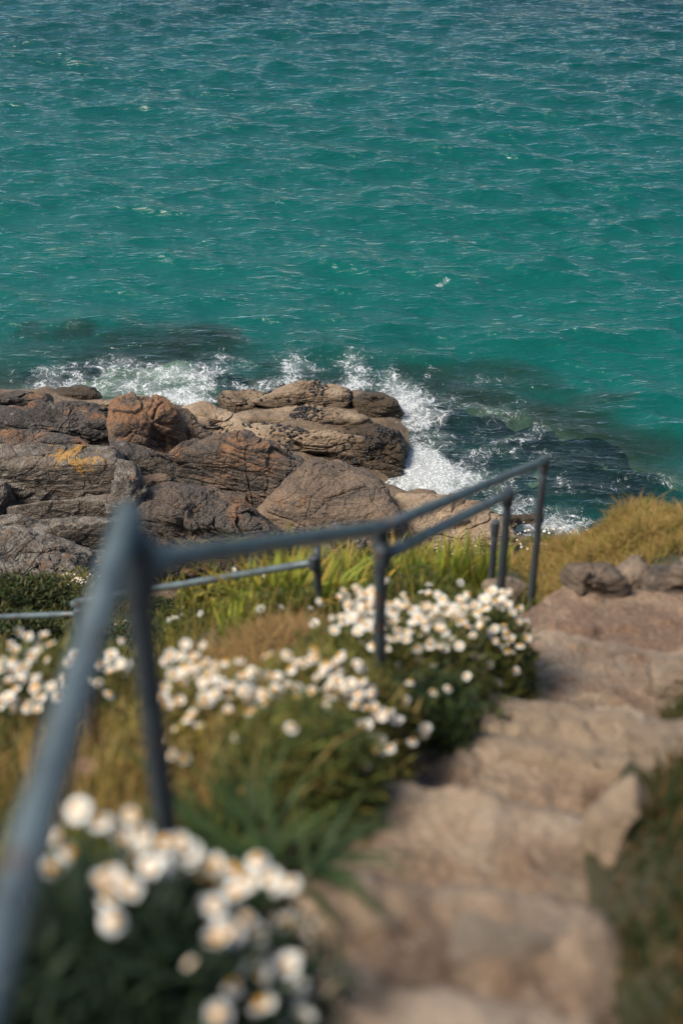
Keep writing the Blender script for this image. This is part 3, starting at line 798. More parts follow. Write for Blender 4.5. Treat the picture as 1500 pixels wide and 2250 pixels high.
# mussels and limpets on the tan ledges
oct_v = np.array([(1, 0, 0), (-1, 0, 0), (0, 1, 0), (0, -1, 0), (0, 0, 1), (0, 0, -1)], float)
oct_f = np.array([(0, 2, 4), (2, 1, 4), (1, 3, 4), (3, 0, 4), (2, 0, 5), (1, 2, 5), (3, 1, 5), (0, 3, 5)])
mv, mf = [], []
for i, cnt in ((1, 120), (3, 260), (4, 240), (5, 220), (0, 40), (6, 150), (7, 60), (8, 60)):
    ps = rock_pts[i]
    c_ = ps.mean(0)
    fr_ = (ps - c_) @ TOW
    ok = np.where((fr_ > np.quantile(fr_, .55)))[0]
    mask = n2(ps[ok, 0], ps[ok, 2] * 3.0, 1.1, 3, 2.0 + i)
    ok = ok[mask > 0.08]
    if len(ok) == 0: continue
    for j in rng.choice(ok, cnt):
        s = rng.uniform(0.025, 0.065) * np.array([rng.uniform(.6, 1.2), .7, rng.uniform(.8, 1.9)])
        mf.append(oct_f + 6 * len(mv))
        mv.append(ps[j] + oct_v * s)
mm = NT('mussel_shell', 0.45); mm.base((0.012, 0.011, 0.012))
o = link('mussels', np_mesh('mussels', np.concatenate(mv), np.concatenate(mf)), mm.m)
tag(o, 'small black mussels clustered along the bands of the tan ledge rocks', 'mussels', kind='stuff')

# spray thrown up where the swell breaks
sv, sf = [], []
for (u, v, n, rx, ry, hz, lean) in ((785, 842, 500, .40, .35, 1.1, .0), (890, 905, 500, .45, .6, .8, .35), (945, 1045, 400, .8, .5, .5, .2), (650, 850, 350, .5, .3, .7, 0.0), (390, 880, 300, .5, .3, .5, 0.0), (1170, 1150, 200, .8, .4, .4, 0.0)):
    p0 = at_z(u, v, 0.05)
    for _ in range(int(n * .3)):
        h = rng.exponential(0.38) * hz
        if h > hz * 1.4: continue
        sp_ = 0.5 + 0.8 * h / hz
        p = p0 + np.array([rng.normal() * rx * sp_ + lean * h, rng.normal() * ry * sp_, h])
        s = rng.uniform(0.004, 0.012) * (1.2 - 0.5 * h / hz)
        sf.append(oct_f + 6 * len(sv)); sv.append(p + oct_v * s * np.array([1, 1, rng.uniform(1, 1.8)]))
fm_ = NT('spray_droplets', 0.4); fm_.base((0.8, 0.82, 0.82))
o = link('sea_spray', np_mesh('sea_spray', np.concatenate(sv), np.concatenate(sf)), fm_.m)
tag(o, 'white droplets of spray thrown up where waves break on the rocks', 'spray', kind='stuff')

# ------------------------------------------------------------------ stones of the path
M['slab'] = rock_mat('worn_pale_stone', (0.41, 0.295, 0.19), (0.31, 0.212, 0.132), dark=0.08, speck=0.6, small=4.0)
M['greyslab'] = rock_mat('worn_grey_stone', (0.32, 0.25, 0.18), (0.24, 0.18, 0.125), dark=0.12, speck=0.6, small=4.0)
M['pathdark'] = rock_mat('mossy_dark_stone', (0.20, 0.13, 0.078), (0.085, 0.056, 0.036), dark=0.55, orange=0.3, lichen=0.2, speck=0.8, small=4.0)
M['pathpale'] = rock_mat('pale_bank_stone', (0.36, 0.26, 0.175), (0.19, 0.13, 0.085), dark=0.25, lichen=0.2, speck=0.7, small=4.0)
STONES = [
    ('stone_step', [(985, 1560), (1030, 1528), (1120, 1522), (1300, 1548), (1415, 1592), (1405, 1660), (1330, 1712), (1200, 1692), (1080, 1645), (995, 1612)], 'slab', 'big pale worn slab filling the middle of the path', dict(thick=.5, ridge=.0, top=(-.05, -.05, 1), front=(0, -1, .8), p=7, rough=.5, crack=.3, cuts=2), 'stone step'),
    ('stone', [(1235, 1805), (1340, 1742), (1425, 1718), (1474, 1732), (1445, 1830), (1405, 1905), (1290, 1880)], 'slab', 'pale pointed stone leaning into the path from the right bank', dict(thick=.8, ridge=.3, top=(-.5, -.2, 1), p=9, rough=.8, crack=.4, cuts=4), 'stone'),
    ('stone', [(1372, 1700), (1378, 1640), (1440, 1600), (1560, 1580), (1560, 1700), (1450, 1735)], 'pathpale', 'broken brown stone on the right bank just above the pointed stone', dict(thick=.8, ridge=.1, p=7, frac=2.0, strata=.8, rough=2.2, cuts=4), 'stone'),
    ('stone', [(1440, 1480), (1470, 1420), (1560, 1380), (1560, 1600), (1470, 1600)], 'pathpale', 'rough brown rock at the right frame edge beside the landing', dict(thick=1.0, ridge=.3, tilt=20, strata=.8, rough=1.2, cuts=4), 'rock'),
    ('stone_step', [(1005, 1968), (1180, 1958), (1290, 1985), (1270, 2050), (1180, 2120), (980, 2140)], 'greyslab', 'square grey slab set in the nearest steps on the right', dict(thick=.6, ridge=.3, top=(-.03, 0, 1), front=(0, -1, .5), p=12, rough=.4, crack=.3, cuts=1), 'stone step'),
    ('stone_step', [(640, 1940), (760, 1922), (940, 1930), (935, 1990), (880, 2055), (730, 2080)], 'slab', 'tan slab set in the nearest steps beside the daisies', dict(thick=.6, ridge=.3, top=(.05, 0, 1), front=(0, -1, .5), p=10, rough=.5, crack=.4, cuts=2), 'stone step'),
    ('boulder', [(1222, 1295), (1248, 1238), (1290, 1214), (1350, 1224), (1368, 1290), (1340, 1318), (1270, 1322)], 'pathdark', 'dark mossy boulder at the far end of the landing', dict(thick=1.0, ridge=.1, p=3.5, rough=2.6, frac=1.6, cuts=0, fit=1.08), 'rock'),
    ('boulder', [(1352, 1290), (1368, 1242), (1410, 1224), (1438, 1258), (1432, 1305), (1380, 1315)], 'pathpale', 'pale stone resting against the dark mossy boulder', dict(thick=1.0, ridge=.1, p=3.5, frac=1.0, fit=1.2, rough=2.2, cuts=4), 'rock'),
    ('boulder', [(1030, 1335), (1075, 1282), (1130, 1275), (1168, 1290), (1172, 1335), (1100, 1365)], 'pathpale', 'pale pinkish stone at the foot of the handrail end posts', dict(thick=1.0, ridge=.3, p=6, rough=1.0, cuts=3), 'rock'),
    ('boulder', [(1425, 1300), (1450, 1250), (1500, 1238), (1580, 1250), (1580, 1320), (1450, 1325)], 'pathdark', 'low dark earthy stone at the right end of the landing', dict(thick=1.0, ridge=.0, p=3.5, frac=1.6, fit=1.15, rough=2.4, cuts=0), 'rock'),
]


def inside_poly(x, y, P):
    r_ = np.zeros(x.shape, bool); d = np.full(x.shape, 1e9)
    for i in range(len(P)):
        a, b = P[i], P[(i + 1) % len(P)]
        e = b - a
        t = np.clip(((x - a[0]) * e[0] + (y - a[1]) * e[1]) / (e @ e), 0, 1)
        d = np.minimum(d, np.hypot(x - a[0] - t * e[0], y - a[1] - t * e[1]))
        xi = a[0] + (y - a[1]) * e[0] / (e[1] if e[1] else 1e-9)
        r_ ^= ((a[1] > y) != (b[1] > y)) & (x < xi)
    return np.where(r_, d, -d)


def flat_slab(name, poly, mat, label, cat, seed):
    """a worn slab bedded in the path: its outline laid on the ground, a few centimetres proud, with thickness below"""
    P = np.array([ground(u, v)[:2] for u, v in poly])
    c_ = P.mean(0)
    n, m_ = 96, 26
    th = np.linspace(0, 2 * math.pi, n, endpoint=False)
    tt, rr = poly_polar(P - c_)
    ro = np.interp((th + math.pi) % (2 * math.pi) - math.pi, np.append(tt, math.pi), np.append(rr, rr[0]))
    ro = ro * (1 + .05 * n2(np.cos(th) * 2, np.sin(th) * 2, 1.5, 3, seed))
    V, F = [], []
    g0 = None
    for k in range(m_):
        f_ = ((k + 1) / m_) ** .8
        x = c_[0] + ro * f_ * np.cos(th); y = c_[1] + ro * f_ * np.sin(th)
        # smooth plane through the outline, so the slab is flatter than the earth
        A = np.c_[P, np.ones(len(P))]; zz = surf(P[:, 0], P[:, 1])
        co = np.linalg.lstsq(A, zz, rcond=None)[0]
        z = .25 * np.minimum(co[0] * x + co[1] * y + co[2], surf(x, y) + .03) + .75 * surf(x, y) + .012 * (1 - ss(f_, .90, 1.0)) + n2(x, y, 7, 4, seed) * .014 + n2(x, y, 25, 3, seed) * .005
        V.append(np.stack([x, y, z], 1))
    low = V[-1].copy(); low[:, 2] -= .14
    V.append(low)
    V = np.concatenate(V)
    ctr = np.array([[c_[0], c_[1], V[:n, 2].mean()]]); bot = np.array([[c_[0], c_[1], low[:, 2].mean()]])
    V = np.concatenate([V, ctr, bot])
    a = np.arange(n); b = np.roll(a, -1)
    F4 = np.concatenate([np.stack([a + k * n, a + (k + 1) * n, b + (k + 1) * n, b + k * n], 1) for k in range(m_)])
    F3 = np.concatenate([np.stack([np.full(n, len(V) - 2), a, b], 1), np.stack([np.full(n, len(V) - 1), b + m_ * n, a + m_ * n], 1)])
    o = link(name, np_mesh(name, V - bot[0], [F4, F3]), mat, loc=bot[0])
    return tag(o, label, cat)


for i, (nm, poly, mt, lab, kw, cat) in enumerate(STONES):
    pa = np.array(poly, float)
    if nm == 'stone_step':
        flat_slab(nm, poly, M[mt], lab, cat, 60 + i)
        continue
    c_ = area_centroid(pa)
    g_ = ground(c_[0], c_[1] * 0.35 + pa[:, 1].max() * 0.65)
    make_rock(nm, poly, g_, M[mt], lab, seed=60 + i, sub=6, cat=cat, **kw)

# ------------------------------------------------------------------ handrails
pm_ = NT('painted_pipe', 0.5)
cc = pm_.mix(pm_.sstep(pm_.noise(7, 6, 0.65), 0.35, 0.7), (0.115, 0.150, 0.160), (0.060, 0.078, 0.086))
rs_ = pm_.sstep(pm_.noise(13, 6, 0.7, pm_.map(pm_.pos(), loc=(2, 5, 1))), 0.55, 0.64)
cc = pm_.mix(rs_, cc, (0.10, 0.055, 0.035))
cc = pm_.mix(pm_.sstep(pm_.noise(40, 3, 0.6), 0.62, 0.7, 0, .6), cc, (0.30, 0.31, 0.31))
pm_.base(cc); pm_.b.inputs['Metallic'].default_value = 0.25
pm_.rough(pm_.sstep(pm_.noise(9, 4), 0.3, 0.7, 0.38, 0.6))
pm_.nrm(pm_.bump(pm_.noise(60, 4), 0.4, 0.004))
pd_ = NT('dark_painted_pipe', 0.55)
cc = pd_.mix(pd_.sstep(pd_.noise(8, 6, 0.65), 0.35, 0.7), (0.050, 0.062, 0.070), (0.030, 0.037, 0.044))
cc = pd_.mix(pd_.sstep(pd_.noise(12, 6, 0.7, pd_.map(pd_.pos(), loc=(2, 5, 1))), 0.60, 0.66), cc, (0.11, 0.05, 0.03))
pd_.base(cc); pd_.b.inputs['Metallic'].default_value = 0.2
pd_.nrm(pd_.bump(pd_.noise(50, 4), 0.4, 0.004))


def tube_np(pts, r, seg=20, caps=True):
    pts = np.asarray(pts, float)
    n = len(pts)
    tan = np.gradient(pts, axis=0); tan /= np.linalg.norm(tan, axis=1)[:, None]
    ref = np.array([0, 0, 1.0]) if abs(tan[0, 2]) < 0.8 else np.array([1.0, 0, 0])
    rr = np.broadcast_to(np.asarray(r, float), (n,))
    vs_ = []
    for i in range(n):
        x = np.cross(ref, tan[i]); x /= np.linalg.norm(x)
        y = np.cross(tan[i], x)
        a = np.linspace(0, 2 * math.pi, seg, endpoint=False)
        vs_.append(pts[i] + rr[i] * (np.cos(a)[:, None] * x + np.sin(a)[:, None] * y))
    v = np.concatenate(vs_)
    f = []
    for i in range(n - 1):
        a = np.arange(seg) + i * seg; b = np.roll(np.arange(seg), -1) + i * seg
        f.append(np.stack([a, b, b + seg, a + seg], 1))
    fs = [np.concatenate(f)]
    if caps:
        fs += [np.arange(seg)[::-1][None, :], (np.arange(seg) + (n - 1) * seg)[None, :]]
    return v, fs


def pipe(name, a, b, r, mat, root, n=6):
    a = np.asarray(a, float); b = np.asarray(b, float)
    t = np.linspace(0, 1, n)[:, None]
    v, f = tube_np(a + (b - a) * t, r)
    return link(name, np_mesh(name, v - np.array(root.location), f), mat, root)


def fitting(name, c, axis, r, ln, mat, root):
    c = np.asarray(c, float); ax = np.asarray(axis, float); ax = ax / np.linalg.norm(ax)
    L = ln / 2
    ts = np.array([-L, -L + .004, -L + .01, L - .01, L - .004, L])
    rr = np.array([r * .88, r * .98, r, r, r * .98, r * .88])
    v, f = tube_np(c + ax * ts[:, None], rr)
    # set screw
    px_ = np.cross(ax, [0.3, 0.9, 0.1]); px_ /= np.linalg.norm(px_)
    v2, f2 = tube_np(np.array([c + px_ * r * .8, c + px_ * (r + .008)]), 0.007, 8)
    f2 = [q + len(v) for q in f2]
    return link(name, np_mesh(name, np.concatenate([v, v2]) - np.array(root.location), f + f2), mat, root)


RAD = 0.0225
p1t = at(300, 1215, 2.33); p2t = at(836, 1160, 4.75); p3t = at(1195, 1012, 8.3); p4t = at(1116, 1085, 6.7)
near = at(66, 1850, 1.52)
p1rail = at(283, 1125, 2.36)


def post_foot(t, over=0.12, lean=0.0):
    f = np.array(t); f[0] += lean
    f[2] = surf(f[0:1], f[1:2])[0] - over
    return f


f1, f2, f3, f4 = post_foot(p1t, lean=.01), post_foot(p2t, lean=.012), post_foot(p3t, lean=.0), post_foot(p4t)
rail = empty('handrail', f1)
tag(rail, 'grey-blue pipe handrail running down the steps beside the path', 'handrail')
dirn = (near - p1rail); far_near = near + dirn / np.linalg.norm(dirn) * 1.2
pipe('rail', p1rail, far_near, RAD, pm_.m, rail, 10)
pipe('rail', p1t + np.array([0.0, 0, -0.02]), p2t, RAD, pm_.m, rail, 10)
pipe('rail', p2t, p3t, RAD, pm_.m, rail, 10)
p2m = at(842, 1222, 4.75)
pipe('rail', p2m, p4t, RAD, pm_.m, rail, 10)
for t_, f_ in ((p1rail - np.array([0, 0, .01]), f1), (p2t, f2), (p3t, f3), (p4t, f4)):
    pipe('post', f_, t_, RAD, pd_.m, rail, 8)
up_ = np.array([0, 0, 1.0])
fitting('pipe_fitting', p1t - up_ * .03, up_, RAD * 1.35, .12, pd_.m, rail)
fitting('pipe_fitting', p1t + (p2t - p1t) / np.linalg.norm(p2t - p1t) * .07 - up_ * .02, p2t - p1t, RAD * 1.32, .09, pm_.m, rail)
fitting('pipe_fitting', p2t - up_ * .03, up_, RAD * 1.32, .09, pd_.m, rail)
fitting('pipe_fitting', p2m, up_, RAD * 1.32, .08, pd_.m, rail)
fitting('pipe_fitting', p3t - up_ * .03, up_, RAD * 1.32, .09, pd_.m, rail)
fitting('pipe_fitting', p3t, p2t - p3t, RAD * 1.3, .07, pd_.m, rail)
fitting('pipe_fitting', p4t - up_ * .02, up_, RAD * 1.32, .09, pd_.m, rail)

l1t = at(697, 1205, 8.3); l2t = at(168, 1322, 10.2)
l1m = at(690, 1236, 8.3); l0 = at(-120, 1360, 11.0); l2m = at(172, 1349, 10.2)
lf1 = post_foot(l1t); lf2 = post_foot(l2t)
low = empty('handrail', lf1)
tag(low, 'lower pipe handrail further down the slope to the left', 'handrail')
pipe('rail', l1m, l2t, RAD, pm_.m, low, 10)
pipe('rail', l2m, l0, RAD, pm_.m, low, 8)
pipe('post', lf1, l1t, RAD, pd_.m, low)
pipe('post', lf2, l2t, RAD, pd_.m, low)
fitting('pipe_fitting', l1m, up_, RAD * 1.35, .09, pd_.m, low)
fitting('pipe_fitting', l2t - up_ * .02, l1m - l2t, RAD * 1.35, .09, pm_.m, low)
fitting('pipe_fitting', l2m, up_, RAD * 1.35, .09, pd_.m, low)
la = at(120, 1550, 9.6); lb = at(420, 1505, 9.0)
pipe('rail', la, lb, RAD, pm_.m, low)

sp0 = at(1088, 1148, 9.0); sf0 = post_foot(sp0)
short = empty('metal_post', sf0)
tag(short, 'short rusty-topped metal post just left of the handrail end post', 'post')
pipe('pole', sf0, sp0, RAD, pd_.m, short)
fitting('pipe_fitting', sp0 - up_ * .04, up_, RAD * 1.25, .1, pd_.m, short)
st0 = at(193, 1512, 4.6); sfo = post_foot(st0, .2)
stub = empty('metal_post', sfo)
tag(stub, 'blurred dark stub of a post among the daisies behind the near rail', 'post')
pipe('pole', sfo, st0, RAD, pd_.m, stub)
fitting('pipe_fitting', st0 - up_ * .04, up_, RAD * 1.3, .08, pd_.m, stub)

# ------------------------------------------------------------------ blades, leaves
LEAFM = col_mat('leaf', 0.6, 0.35, 0.25)
GRASSM = col_mat('grass_blade', 0.7, 0.35, 0.2)


def blades(pos, h, wdt, ang, bend, col, tipcol=None, levels=4, kink=0.0):
    """strips curving out from pos (N,3)"""
    N = len(pos)
    h = np.broadcast_to(h, (N,)); wdt = np.broadcast_to(wdt, (N,)); bend = np.broadcast_to(bend, (N,))
    dx, dy = np.cos(ang), np.sin(ang)
    sx, sy = -dy, dx
    V = []; C = []
    for L in range(levels):
        t = L / (levels - 1)
        out = bend * h * t ** 1.8
        up = h * (t - 0.35 * np.clip(bend, 0, 2) * t ** 2.6)
        wv_ = wdt * (1 - t ** 2.2) * 0.5 * (0.75 + 0.5 * math.sin(t * math.pi)) + 0.0002
        c_ = pos + np.stack([dx * out, dy * out, up], 1)
        for s in (-1, 1):
            V.append(c_ + s * np.stack([sx * wv_, sy * wv_, 0 * wv_], 1))
            C.append(col if tipcol is None else col * (1 - t) + tipcol * t)
    V = np.stack(V, 1).reshape(-1, 3); C = np.stack(C, 1).reshape(-1, 3)
    base = np.arange(N)[:, None] * (levels * 2)
    F = []
    for L in range(levels - 1):
        q = np.array([2 * L, 2 * L + 1, 2 * L + 3, 2 * L + 2])
        F.append(base + q)
    return V, np.concatenate(F), C


def pick(cols, n, j=0.18):
    cols = np.array(cols, float)
    c = cols[rng.integers(0, len(cols), n)]
    return np.clip(c * (1 + rng.normal(size=(n, 1)) * j), 0.002, 1)


def join(parts):
    V, F, C, k = [], [], [], 0
    for v, f, c in parts:
        V.append(v); F.append(f + k); C.append(c); k += len(v)
    return np.concatenate(V), np.concatenate(F), np.concatenate(C)


G_GREEN = [(0.105, 0.125, 0.020), (0.075, 0.100, 0.018), (0.14, 0.135, 0.026), (0.17, 0.135, 0.034)]
G_DARK = [(0.028, 0.050, 0.014), (0.040, 0.062, 0.016), (0.055, 0.065, 0.018), (0.075, 0.050, 0.02)]
DARKG = [(0.016, 0.030, 0.009), (0.026, 0.042, 0.011), (0.036, 0.046, 0.013)]
G_DRY = [(0.36, 0.22, 0.075), (0.28, 0.165, 0.055), (0.42, 0.27, 0.10), (0.20, 0.13, 0.04)]
G_YEL = [(0.27, 0.215, 0.034), (0.18, 0.175, 0.026), (0.32, 0.19, 0.042), (0.13, 0.145, 0.024)]


def scatter(n, x0, x1, y0, y1, dens):
    x = rng.uniform(x0, x1, n); y = rng.uniform(y0, y1, n)
    k = rng.uniform(size=n) < np.clip(dens(x, y), 0, 1)
    return x[k], y[k]


def grass_obj(name, label, x, y, h, w, cols, tip, bend, cat='grass', sink=0.01):
    z = hill(x, y) - sink
    n = len(x)
    h = h * (0.55 + 0.9 * ss(n2(x, y, 3.4, 3, 44.0), -.35, .35)) * np.where(rng.uniform(size=n) < .03, 1.5, 1.0)
    v, f, c = blades(np.stack([x, y, z], 1), h * rng.uniform(.5, 1.25, n), w * rng.uniform(.7, 1.3, n), rng.uniform(0, 6.28, n), rng.uniform(bend[0], bend[1], n), pick(cols, n), pick(tip, n))
    o = link(name, np_mesh(name, v, f, attrs={'col': c}), GRASSM)
    return tag(o, label, cat, kind='stuff')


notpath = lambda x, y: 1.0 - (path_w(x, y) > 0.45)
# left and centre slope
x, y = scatter(52000, -7.5, 1.3, 3.2, 14.0, lambda x, y: notpath(x, y) * (x < XC(y)) * (0.25 + 0.75 * ss(n2(x, y, 0.7, 3, 3.3), -0.25, 0.2)) * (np.abs(x) < 0.29 * y + .9))
grass_obj('slope_grass', 'tangled green and yellow grass on the slope below the handrail', x, y, 0.17, 0.007, G_YEL + G_GREEN + G_DARK, G_YEL + G_GREEN + G_DRY[:1], (.1, .9))
x, y = scatter(9000, -1.6, 0.9, 0.4, 3.8, lambda x, y: notpath(x, y) * (x < XC(y)))
grass_obj('bank_grass', 'dark green grass under the daisies on the left of the steps', x, y, 0.12, 0.006, G_DARK + G_GREEN, G_GREEN, (.1, .9))
x, y = scatter(130000, 0.3, 3.4, 0.6, 6.2, lambda x, y: (x - XC(y) - HW(y) > .0 + .09 * ss(y, 2.0, 2.8) + .05 * n2(x, y, 3, 2, 61.)) * (0.5 + 0.5 * ss(n2(x, y, 1.6, 3, 5.3), -0.25, 0.15)))
grass_obj('bank_grass', 'dark green and rust coloured grass on the right bank of the steps', x, y, 0.13 * (.45 + .55 * ss(x - XC(y) - HW(y), 0.05, .35)), 0.007, DARKG + G_DARK + [(0.10, 0.04, 0.016)], DARKG + G_DARK + [(0.22, 0.10, 0.04)], (.1, 1.0))
x, y = scatter(60000, 1.15, 4.2, 6.9, 9.4, lambda x, y: notpath(x, y) * ss(y - 7.05 - 0.5 * ss(x, 1.5, 2.1) * (x < 2.6), -0.1, .25) * ss(x, 1.2, 1.6))
grass_obj('dry_grass', 'golden dry grass on the mound beyond the landing at the right', x, y, 0.105, 0.006, G_DRY + G_GREEN[:3] + G_YEL[:2], G_DRY + G_YEL[1:2], (.2, 1.4), 'dry grass')
x, y = scatter(9000, -1.5, 0.3, 2.6, 6.4, lambda x, y: notpath(x, y) * (x < XC(y) - HW(y)) * (0.15 + 0.85 * ss(n2(x, y, 1.3, 3, 71.), -.1, .25)))
grass_obj('dry_grass', 'pale straw stalks standing between the daisies on the left of the steps', x, y, 0.30, 0.004, G_DRY + G_YEL[:1], G_DRY, (.05, .8), 'dry grass')
# brown mound of dead grass
mc = ground(610, 1435)
x, y = scatter(16000, mc[0] - .55, mc[0] + .5, mc[1] - .55, mc[1] + .6, lambda x, y: notpath(x, y) * (1 - ss(np.hypot((x - mc[0]) / .5, (y - mc[1]) / .55), .6, 1.0)))
z = hill(x, y) + 0.05 * n2(x, y, 5.0, 3, 9.0) + 0.15 * (1 - ss(np.hypot((x - mc[0]) / .5, (y - mc[1]) / .55), 0.0, 1.0)) - 0.05
n = len(x)
v, f, c = blades(np.stack([x, y, z], 1), rng.uniform(.03, .16, n), .005, rng.uniform(0, 6.28, n), rng.uniform(.5, 1.6, n), pick([(0.24, 0.13, 0.055), (0.32, 0.18, 0.075), (0.16, 0.085, 0.035)], n), pick([(0.36, 0.21, 0.09), (.2, .12, .05), (.3, .24, .1)], n))
tag(link('dry_grass', np_mesh('dry_grass', v, f, attrs={'col': c}), GRASSM), 'rust brown mound of dead grass among the daisies', 'dry grass', kind='stuff')

# ------------------------------------------------------------------ daisies
PETM = NT('petal', 0.6)
PETM.base((0.80, 0.79, 0.74))
tr = PETM.n('ShaderNodeBsdfTranslucent', {'Color': (0.8, 0.79, 0.72, 1)})
mx = PETM.n('ShaderNodeMixShader', {0: 0.3, 1: PETM.b.outputs[0], 2: tr.outputs[0]})
PETM.t.links.new(mx.outputs[0], PETM.out.inputs[0])
CENM = NT('flower_centre', 0.8)
CENM.base(CENM.mix(CENM.noise(300, 2), (0.58, 0.25, 0.006), (0.70, 0.36, 0.012)))
YELM = NT('yellow_petal', 0.6); YELM.base((0.72, 0.45, 0.02))
PINKM = NT('pink_floret', 0.7); PINKM.base((0.62, 0.36, 0.30))
UMBM = NT('white_floret', 0.7); UMBM.base((0.74, 0.72, 0.64))


def petal_mesh(nm, npet, r0, r1, lift, droop, rs):
    V, F = [], []
    for i in range(npet):
        a = 2 * math.pi * i / npet + rs.normal() * .06
        l = r1 * rs.uniform(.9, 1.06); wd = r1 * 0.17 * rs.uniform(.9, 1.2)
        ca, sa = math.cos(a), math.sin(a)
        dz = rs.normal() * .0012
        for t, ww in ((0, .55), (.4, 1.0), (.8, .95), (1.0, .45)):
            r_ = r0 + (l - r0) * t
            zz = lift * t - droop * t * t + dz * t
            for s in (-1, 1):
                V.append((r_ * ca - s * wd * ww * sa, r_ * sa + s * wd * ww * ca, zz))
        b = i * 8
        for q in range(3):
            F.append((b + 2 * q, b + 2 * q + 1, b + 2 * q + 3, b + 2 * q + 2))
    return np_mesh(nm, np.array(V), np.array(F))


def dome_mesh(nm, r, h, seg=12, rings=3):
    V = [(0, 0, h)]; F4, F3 = [], []
    for k in range(1, rings + 1):
        a = k / rings * math.pi / 2
        for s in range(seg):
            t = 2 * math.pi * s / seg
            V.append((r * math.sin(a) * math.cos(t), r * math.sin(a) * math.sin(t), h * math.cos(a)))
    for s in range(seg):
        F3.append((0, 1 + s, 1 + (s + 1) % seg))
    for k in range(rings - 1):
        for s in range(seg):
            a = 1 + k * seg + s; b = 1 + k * seg + (s + 1) % seg
            F4.append((a, a + seg, b + seg, b))
    return np_mesh(nm, np.array(V), [np.array(F3), np.array(F4)])


prs = np.random.default_rng(5)
PETALS = [petal_mesh('petals', n_, .007, r_, l_, d_, prs) for n_, r_, l_, d_ in ((19, .027, .004, .004), (17, .029, .010, .004), (21, .026, .002, .010), (16, .024, .016, .002))]
for m_ in PETALS: m_.materials.append(PETM.m)
CENTRE = dome_mesh('flower_centre', .0120, .0105); CENTRE.materials.append(CENM.m)


def fern_leaves(centers, size, cols, spread=1.0):
    """small cut leaves: each a few narrow strips"""
    n = len(centers)
    return blades(centers, size * rng.uniform(.6, 1.3, n), size * .16 * rng.uniform(.7, 1.4, n), rng.uniform(0, 6.28, n), rng.uniform(.2, 1.5, n) * spread, pick(cols, n, .25), pick(cols, n, .25))


def flower_plant(name, label, cat, foot, rad, heads, nleaf, leafcols, leafsize=.06, group=None, hscale=1.0, centre=True, fill=1.0, petals=None, stemcol=((0.05, 0.075, 0.02),)):
    """foot: world point of the root; rad: (rx, ry, rz) of its leafy dome; heads: world points of flower heads"""
    foot = np.asarray(foot, float)
    root = empty(name, foot)
    tag(root, label, cat, group)
    # leafy dome
    d = rng.normal(size=(nleaf, 3)); d /= np.linalg.norm(d, axis=1)[:, None]
    d[:, 2] = np.abs(d[:, 2])
    r_ = rng.uniform(.25, 1.0, nleaf) ** .5 * (1 + .22 * fbm(d * 2.2 + foot, 3))
    c_ = foot + d * r_[:, None] * np.array(rad)
    gz = surf(c_[:, 0], c_[:, 1])
    c_[:, 2] = np.maximum(c_[:, 2], gz - .02)
    v, f, c = fern_leaves(c_, leafsize, leafcols)
    link('foliage', np_mesh('foliage', v - foot, f, attrs={'col': c}), LEAFM, root)
    # stems
    parts = []
    heads = np.asarray(heads, float)
    if len(heads):
        SV, SF, k = [], [], 0
        for h_ in heads:
            b_ = foot + (h_ - foot) * np.array([.45, .45, .15]) + np.array([0, 0, -.02])
            m_ = (h_ + b_) / 2 + rng.normal(size=3) * .008 + np.array([0, 0, .02])
            t = np.linspace(0, 1, 5)[:, None]
            pts = b_ * (1 - t) ** 2 + 2 * m_ * t * (1 - t) + h_ * t ** 2
            vv, ff = tube_np(pts, .0016, 5, False)
            SV.append(vv); SF.append(ff[0] + k); k += len(vv)
        V_ = np.concatenate(SV)
        link('stems', np_mesh('stems', V_ - foot, np.concatenate(SF), attrs={'col': np.tile(np.array(stemcol[0]), (len(V_), 1))}), LEAFM, root)
    ps = petals or PETALS
    for h_ in heads:
        fh = link('flower_head', ps[int(rng.integers(0, len(ps)))], None, root)
        fh.location = Vector(h_ - foot)
        nrm_ = Vector((rng.normal() * .48 - .05, rng.normal() * .45 - .22, 1.0)).normalized()
        q = nrm_.to_track_quat('Z', 'Y').to_euler()
        fh.rotation_euler = q
        s_ = 0.70 * hscale * (rng.uniform(.85, 1.18) if rng.uniform() < .82 else rng.uniform(.45, .75))
        fh.scale = (s_, s_, s_)
        if centre:
            link('flower_centre', CENTRE, None, fh).location = (0, 0, .0015)
    return root


def dome_hit(u, v, foot, rad):
    """where the sight line of a photo pixel meets a plant's dome (nearest point if it passes by)"""
    k = at(u, v, 1.0) - EYE
    k = k / np.linalg.norm(k)
    S = 1 / np.array(rad)
    o_ = (EYE - foot) * S; kk = k * S
    a = kk @ kk; b = o_ @ kk; c = o_ @ o_ - 1
    D_ = b * b - a * c
    t = (-b - math.sqrt(D_)) / a if D_ > 0 else -b / a
    return EYE + k * t


DAISYLEAF = [(0.050, 0.080, 0.018), (0.070, 0.098, 0.022), (0.032, 0.055, 0.016), (0.105, 0.115, 0.026)]
DARKLEAF = [(0.010, 0.022, 0.010), (0.015, 0.030, 0.013), (0.024, 0.040, 0.014)]
OLIVE = [(0.105, 0.110, 0.020), (0.15, 0.135, 0.024), (0.060, 0.080, 0.018), (0.20, 0.155, 0.035)]
STRAW = [(0.28, 0.20, 0.065), (0.22, 0.175, 0.04), (0.34, 0.24, 0.09)]


def rnd_heads(spec):
    out = []
    for (u, v, su, sv, n) in spec:
        out += [(u + rng.normal() * su, v + rng.normal() * sv) for _ in range(n)]
    return out


